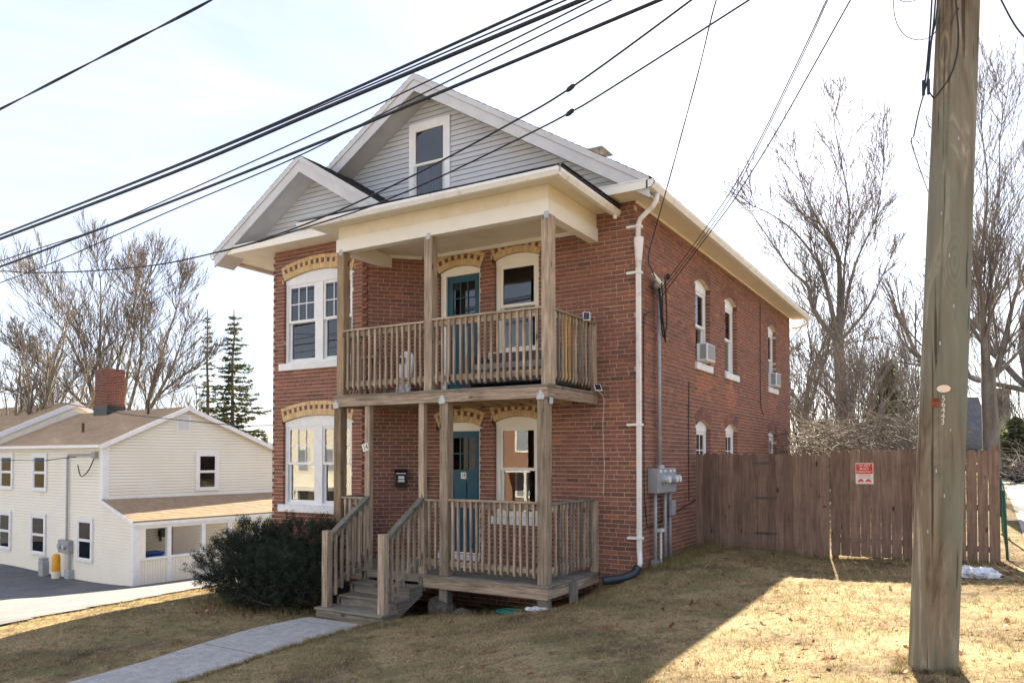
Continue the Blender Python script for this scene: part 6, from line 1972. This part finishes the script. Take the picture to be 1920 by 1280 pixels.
# yew bush left of the steps
YB = thing("yew_bush", (-5.3, -2.2, g1(-5.3, -2.2)), "rounded dark evergreen bush left of the front steps", "bush")
rd = np.random.default_rng(101)
zc = g1(-5.3, -2.2)
lobes = [(-5.55, -2.05, 0.55, 0.85, 0.75, 0.62), (-4.85, -2.25, 0.50, 0.72, 0.65, 0.62), (-6.38, -2.0, 0.48, 0.66, 0.6, 0.54), (-4.45, -2.15, 0.42, 0.45, 0.55, 0.55),
         (-5.2, -2.5, 0.42, 0.75, 0.45, 0.5), (-5.1, -1.85, 0.95, 0.55, 0.5, 0.42), (-5.85, -2.0, 0.90, 0.62, 0.5, 0.42), (-4.5, -1.8, 1.05, 0.35, 0.35, 0.35)]
Cs, Ns = [], []
for (x, y, z, a, b_, c) in lobes:
    n = int(9500 * a * b_)
    u = rd.normal(0, 1, (n, 3)); u /= np.linalg.norm(u, axis=1)[:, None]
    rr = rd.uniform(0.72, 1.03, n) * (1 + 0.10 * np.sin(7 * u[:, 0] + 3 * x) * np.sin(6 * u[:, 1]) + 0.07 * np.sin(15 * u[:, 2] + 9 * u[:, 0]))
    p = np.c_[x + u[:, 0] * a * rr, y + u[:, 1] * b_ * rr, zc + z + u[:, 2] * c * rr]
    keep = p[:, 2] > zc + 0.02 + 0.22 * rd.random(n)
    Cs.append(p[keep]); Ns.append(u[keep])
C_ = np.concatenate(Cs); N_ = np.concatenate(Ns)
# sprays: clump centres on the shell, needles radiating from each
pick = rd.choice(len(C_), 3000, replace=False)
C_, N_ = C_[pick], N_[pick]
k = 46
tone = np.repeat(np.clip(rd.normal(.40, .18, len(C_)), 0, 1), k)
C4 = np.repeat(C_, k, 0); N4 = np.repeat(N_, k, 0)
axd = np.repeat(unit_rows(N_ + rd.normal(0, .35, N_.shape) + np.array([0, 0, .45])), k, 0)
tt = rd.uniform(-0.06, 0.09, (len(C4), 1))
C4 = C4 + axd * tt + rd.normal(0, .018, C4.shape)
D_ = unit_rows(axd * 0.7 + rd.normal(0, .7, C4.shape))
W_ = unit_rows(np.cross(D_, rd.normal(0, 1, D_.shape)))
L_ = rd.uniform(0.018, 0.042, (len(C4), 1))
V = np.stack([C4 - W_ * .0035, C4 + W_ * .0035, C4 + D_ * L_ + W_ * .0025, C4 + D_ * L_ - W_ * .0025], 1).reshape(-1, 3)
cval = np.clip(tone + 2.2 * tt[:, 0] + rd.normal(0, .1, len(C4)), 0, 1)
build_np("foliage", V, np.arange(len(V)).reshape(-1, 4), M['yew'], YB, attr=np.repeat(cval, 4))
sb_ = TreeBuf()
for i in range(70):
    a = rd.uniform(0, 6.28)
    p0 = np.array([-5.25 + rd.normal(0, .35), -2.15 + rd.normal(0, .12), zc - .05])
    d = unit(np.array([math.cos(a) * 1.0, math.sin(a) * .7, rd.uniform(.25, 1.1)]))
    P_ = [p0]
    for q in range(5):
        d = unit(d + rd.normal(0, .18, 3)); P_.append(P_[-1] + d * rd.uniform(.12, .24))
    sb_.tube(P_, np.linspace(rd.uniform(.012, .03), .005, 6), 5)
# a few sprays sticking out of the top
sb_.build("stems", M['bark'], YB)
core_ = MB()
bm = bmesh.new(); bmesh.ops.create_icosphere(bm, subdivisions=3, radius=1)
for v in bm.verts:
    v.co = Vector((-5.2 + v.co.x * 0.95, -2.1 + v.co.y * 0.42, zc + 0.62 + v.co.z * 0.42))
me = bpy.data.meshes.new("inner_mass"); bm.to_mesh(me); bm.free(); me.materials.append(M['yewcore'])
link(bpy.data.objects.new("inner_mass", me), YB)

# ------------------------------------------------------------------ far right background
FH = thing("grey_house", tuple(np.r_[place(1880, 44), 0.8]), "distant house with grey roof and tall stone chimney at the right", "house")
def far(px, y, depth):
    q = place(px, depth)
    return (q[0], q[1], CAM.z + (859 - y) * depth / 1438.3)
def farbox(name, p0, p1, ytop, ybot, d0, d1, mat):
    a, b, c, d = place(p0, d0), place(p1, d0), place(p1, d1), place(p0, d1)
    z0, z1 = CAM.z + (859 - ybot) * d0 / 1438.3, CAM.z + (859 - ytop) * d0 / 1438.3
    MB().add([(*a, z0), (*b, z0), (*c, z0), (*d, z0), (*a, z1), (*b, z1), (*c, z1), (*d, z1)], BOXF).build(name, M[mat], FH)
M['farpane_sky'] = pmat("far_pane_painted_sky", (0.20, 0.23, 0.27), (0.32, 0.35, 0.39), 1.5, rough=0.2)  # opaque panes, the reflected sky is painted into their colour
M['farbrick'] = pmat("far_brick", (0.24, 0.135, 0.095), (0.36, 0.22, 0.155), 14, (1, 1, 3), rough=0.9, fine=0.3)
M['farstone'] = pmat("chimney_stone", (0.20, 0.19, 0.18), (0.38, 0.36, 0.34), 2.5, rough=0.95, fine=0.3)
farbox("stone_chimney", 1866, 1895, 732, 880, 43, 45.5, 'farstone')
farbox("chimney_cap", 1864, 1897, 728, 732, 42.9, 45.6, 'farstone')
farbox("wall", 1780, 1935, 836, 885, 46, 54, 'siding_n')
def farroof(pts, ds, name="roof"):
    MB().prism([far(x, y, d) for (x, y), d in zip(pts, ds)], (0, 0, -0.25)).build(name, M['shingle_grey'], FH)
farroof([(1775, 838), (1806, 745), (1836, 745), (1868, 845)], (45.5, 50, 50, 45.5))
farroof([(1868, 838), (1895, 800), (1905, 806), (1945, 845)], (45.5, 50, 50, 45.5))
# garden tractor behind the drive
TR = thing("lawn_tractor", tuple(np.r_[place(1880, 26), g1(*place(1880, 26))]), "dark machine with a tyre parked beyond the far right drive", "machine")
q = place(1886, 26); zt_ = g1(*q)
MB().prism([(q[0] - .55, q[1], zt_ + .25), (q[0] + .55, q[1], zt_ + .15), (q[0] + .50, q[1], zt_ + .45), (q[0] - .2, q[1], zt_ + .85), (q[0] - .6, q[1], zt_ + .75)], (0, .6, 0)).build("hood", M['blackpaint'], TR, bevel=0.03)
tq = place(1908, 26)
bm = bmesh.new()
pts = [(math.cos(a) * .26, math.sin(a) * .26) for a in np.linspace(0, 2 * math.pi, 18, endpoint=False)]
mbt = MB()
for i in range(18):
    a0, a1 = 2 * math.pi * i / 18, 2 * math.pi * (i + 1) / 18
    for (r0, r1) in ((0.15, 0.33),):
        mbt.add([(tq[0] + r * math.cos(a), tq[1] + dy, zt_ + .36 + r * math.sin(a)) for dy in (0, .2) for r, a in ((r0, a0), (r1, a0), (r1, a1), (r0, a1))], BOXF)
mbt.build("tyre", M['black'], TR)
# green chain-link end post with mesh at the fence end
CLF = thing("chain_link_fence", (4.72, 3.0, .2), "green chain link fence running back from the brown fence end", "fence")
for k in range(5):
    y = 3.05 + k * 2.4; x = 4.70 + k * 0.02
    MB().tube([(x, y, g1(x, y) - .2), (x - .05, y, g1(x, y) + 1.05)], 0.02, 8).build("post", M['greenpost'], CLF)
cl = TreeBuf()
for k in range(14):
    y0 = 3.05 + k * 0.22
    for s in (-1, 1):
        P_ = []
        for j in range(13):
            y = y0 + s * (j * 0.085)
            if not 3.0 < y < 13: break
            P_.append((4.69 + (j % 2) * .006, y, g1(4.7, y) + .04 + j * .08))
        if len(P_) > 2: cl.tube(P_, np.full(len(P_), .0025), 3)
cl.build("wire_mesh", M['greenpost'], CLF, kind="stuff")

# ------------------------------------------------------------------ grass, leaf litter, soil crumbs
def footprint(x, y):
    house = (x > -7.7) & (x < 0.02) & (y > -0.02) | (x > -7.0) & (x < -4.4) & (y > -.8) & (y <= 0)
    porch_ = (x > -4.5) & (x < -0.62) & (y > -1.5) & (y <= 0)
    wk = (x > -3.70) & (x < -2.64) & (y < -2.5)
    drv = x < -8.2 - 0.187 * (y + 1.35) + 0.06 * np.sin(y * 1.3)
    rd_ = (x > 4.95) & (y > 3)
    return house | porch_ | wk | drv | rd_
rd = np.random.default_rng(120)
def scatter(n, x0, x1, y0, y1):
    x = rd.uniform(x0, x1, n); y = rd.uniform(y0, y1, n)
    k = ~footprint(x, y)
    return x[k], y[k]
xs1, ys1 = scatter(330000, -11.5, 7.5, -8.2, 3.6)
# sparser where the soil is bare
bare_ = np.sin(xs1 * 2.1 + np.sin(ys1 * 1.7)) * np.sin(ys1 * 1.9 + 1.3 * np.sin(xs1 * .9)) + rd.normal(0, .45, len(xs1))
kk = bare_ > -0.30
xs1, ys1 = xs1[kk], ys1[kk]
n = len(xs1)
zg = gz(xs1, ys1)
a = rd.uniform(0, 6.283, n); ln = rd.uniform(0.018, 0.05, n); w = rd.uniform(0.0016, 0.0034, n)
bend = rd.uniform(0.3, 1.5, n)
dx, dy = np.cos(a), np.sin(a)
px_, py_ = -dy, dx
A = np.c_[xs1 - px_ * w, ys1 - py_ * w, zg - .004]
B_ = np.c_[xs1 + px_ * w, ys1 + py_ * w, zg - .004]
T_ = np.c_[xs1 + dx * ln * bend, ys1 + dy * ln * bend, zg + ln * 0.75]
V = np.stack([A, B_, T_], 1).reshape(-1, 3)
green = np.sin(xs1 * 1.3 + 2 * np.sin(ys1 * .8)) * np.sin(ys1 * 1.6 + 1) + rd.normal(0, .35, n)
cv = np.where(green > 0.85, rd.uniform(.82, 1, n), rd.uniform(0, .8, n))
build_np("grass", V, np.arange(3 * n).reshape(-1, 3), M['grass'], None, attr=np.repeat(cv, 3), kind="stuff", label="short dry winter lawn grass", category="grass")
# taller tufts along the side wall and under the deck edge
xs1 = np.r_[rd.uniform(0.02, 0.5, 2200), rd.uniform(-2.5, -.7, 900), rd.uniform(-6.8, -3.9, 1200), rd.uniform(.1, 4.6, 1500)]
ys1 = np.r_[rd.uniform(0.2, 2.7, 2200), rd.uniform(-1.75, -1.5, 900), rd.uniform(-3.0, -2.2, 1200), rd.uniform(2.3, 2.9, 1500)]
kk = ~footprint(xs1, ys1); xs1, ys1 = xs1[kk], ys1[kk]; n = len(xs1)
zg = gz(xs1, ys1); a = rd.uniform(0, 6.283, n); ln = rd.uniform(.05, .14, n); w = .0025
dx, dy = np.cos(a), np.sin(a); bend = rd.uniform(.1, .8, n)
V = np.stack([np.c_[xs1 + dy * w, ys1 - dx * w, zg - .004], np.c_[xs1 - dy * w, ys1 + dx * w, zg - .004], np.c_[xs1 + dx * ln * bend, ys1 + dy * ln * bend, zg + ln]], 1).reshape(-1, 3)
build_np("tall_grass", V, np.arange(3 * n).reshape(-1, 3), M['grass'], None, attr=np.repeat(np.where(rd.random(n) > .5, rd.uniform(.82, 1, n), rd.uniform(0, .8, n)), 3), kind="stuff", label="longer grass tufts along the walls and fence", category="grass")
# matted tufts: on the lawn, along the walk, round the pole and the deck footings
tc_x = np.r_[rd.uniform(-8, 7.5, 5200), -3.72 + rd.normal(0, .035, 420), -2.62 + rd.normal(0, .035, 420), 3.985 + .19 * np.cos(rd.uniform(0, 6.28, 130)), rd.uniform(-8.0, -7.3, 300)]
tc_y = np.r_[rd.uniform(-8, 2.7, 5200), rd.uniform(-7.5, -2.7, 840), -4.45 + .19 * np.sin(rd.uniform(0, 6.28, 130)), rd.uniform(-6, 0, 300)]
kk = ~footprint(tc_x, tc_y) | (np.abs(tc_x + 3.71) < .06) | (np.abs(tc_x + 2.63) < .06)
tc_x, tc_y = tc_x[kk], tc_y[kk]
nb_ = 14
xs1 = np.repeat(tc_x, nb_) + rd.normal(0, .018, len(tc_x) * nb_); ys1 = np.repeat(tc_y, nb_) + rd.normal(0, .018, len(tc_x) * nb_)
n = len(xs1); zg = gz(xs1, ys1); a = rd.uniform(0, 6.283, n); ln = rd.uniform(.03, .085, n) * np.repeat(rd.uniform(.6, 1.2, len(tc_x)), nb_); w = .0022
dx, dy = np.cos(a), np.sin(a); bend = rd.uniform(.4, 1.6, n)
V = np.stack([np.c_[xs1 + dy * w, ys1 - dx * w, zg - .004], np.c_[xs1 - dy * w, ys1 + dx * w, zg - .004], np.c_[xs1 + dx * ln * bend, ys1 + dy * ln * bend, zg + ln * .7]], 1).reshape(-1, 3)
tv = np.repeat(np.where(rd.random(len(tc_x)) > .82, .92, rd.uniform(0, .75, len(tc_x))), nb_)
build_np("grass_tufts", V, np.arange(3 * n).reshape(-1, 3), M['grass'], None, attr=np.repeat(tv, 3), kind="stuff", label="matted dry grass tufts over the lawn and walk edges", category="grass")
# fallen leaves
xs1, ys1 = scatter(3000, -9, 7, -8, 2.7)
prob = np.clip(0.22 + 0.16 * xs1, 0.06, 1)
kk = rd.random(len(xs1)) < prob; xs1, ys1 = xs1[kk], ys1[kk]
ext = rd.normal(0, 1, (160, 2)) * (0.7, .35) + (-5.3, -2.9)
xs1 = np.r_[xs1, ext[:, 0], rd.uniform(4.6, 5.6, 160)]; ys1 = np.r_[ys1, ext[:, 1], rd.uniform(0, 6, 160)]
V = []; Q = []; At = []
prof = [(-.5, 0), (-.2, .28), (-.05, .14), (.15, .34), (.28, .15), (.5, 0), (.28, -.15), (.15, -.34), (-.05, -.14), (-.2, -.28)]
for x, y in zip(xs1, ys1):
    s = rd.uniform(.03, .085); a = rd.uniform(0, 6.28); z = g1(x, y) + rd.uniform(.012, .035)
    tx, ty = rd.normal(0, .35, 2); c = rd.uniform(.1, .5)
    k = len(V); val = np.clip(rd.normal(.5, .3), 0, 1)
    V.append((x, y, z)); At.append(val)
    for u, v in prof:
        px2, py2 = s * (u * math.cos(a) - v * math.sin(a)), s * (u * math.sin(a) + v * math.cos(a))
        V.append((x + px2, y + py2, max(z - .02, z + px2 * tx + py2 * ty + c * s * (u * u + v * v)))); At.append(val)
    Q += [(k, k + 1 + i, k + 1 + (i + 1) % 10) for i in range(10)]
build_np("fallen_leaves", V, Q, M['litter'], None, attr=At, kind="stuff", label="scattered dry oak leaves on the lawn", category="leaves")
# dirt clods on the near left lawn

# ------------------------------------------------------------------ houses across the street (mirrored in the front windows)
def across(x0, x1, y0, y1, h, wallmat, trim, roofm, label):
    r = thing("house", ((x0 + x1) / 2, y0, -1), label, "house", "houses across the street")
    zb = g1((x0 + x1) / 2, -16) - 0.5
    xm = (x0 + x1) / 2
    MB().box(x0, x1, y0, y1, zb, h).build("wall", M[wallmat], r)
    MB().prism([(x0, y0 + .01, h), (x1, y0 + .01, h), (xm, y0 + .01, h + (x1 - x0) * .36)], (0, y1 - y0 - .02, 0)).build("gable", M[wallmat], r)
    for sg, xe in ((-1, x0 - .5), (1, x1 + .5)):
        MB().prism([(xm, y0 - .4, h + (x1 - x0) * .37 + .1), (xe, y0 - .4, h - .1), (xe, y0 - .4, h + .05), (xm, y0 - .4, h + (x1 - x0) * .37 + .28)], (0, y1 - y0 + .8, 0)).build("roof", M[roofm], r)
    for row in (0, 1):
        for k in range(4):
            xc = x0 + (x1 - x0) * (k + .5) / 4
            z0 = zb + 1.5 + row * 2.8
            w = MB().box(xc - .62, xc + .62, y1, y1 + .06, z0, z0 + 1.75).build("window", M[trim], r)
            MB().box(xc - .48, xc + .48, y1 + .061, y1 + .07, z0 + .12, z0 + 1.62).build("pane", M['farpane_sky'], w)
    MB().box(xm - 2.4, xm + 2.4, y1 + .001, y1 + 2.0, zb + 3.1, zb + 3.3).build("porch_roof", M[trim], r)
    for k in (-2.3, 0, 2.3):
        MB().box(xm + k - .09, xm + k + .09, y1 + 1.8, y1 + 1.98, zb, zb + 3.1).build("porch_post", M[trim], r)
across(-23, -13.5, -42, -30, 5.2, 'farbrick', 'white', 'shingle_grey', "sunlit brick house mirrored in the lower front window")
across(-41, -30, -42, -30, 4.6, 'siding_n', 'white', 'shingle_dark', "pale house across the street mirrored in the bay windows")
across(-8, 1.5, -43, -31, 5.4, 'siding', 'white', 'shingle_grey', "grey house across the street mirrored in the door glass")
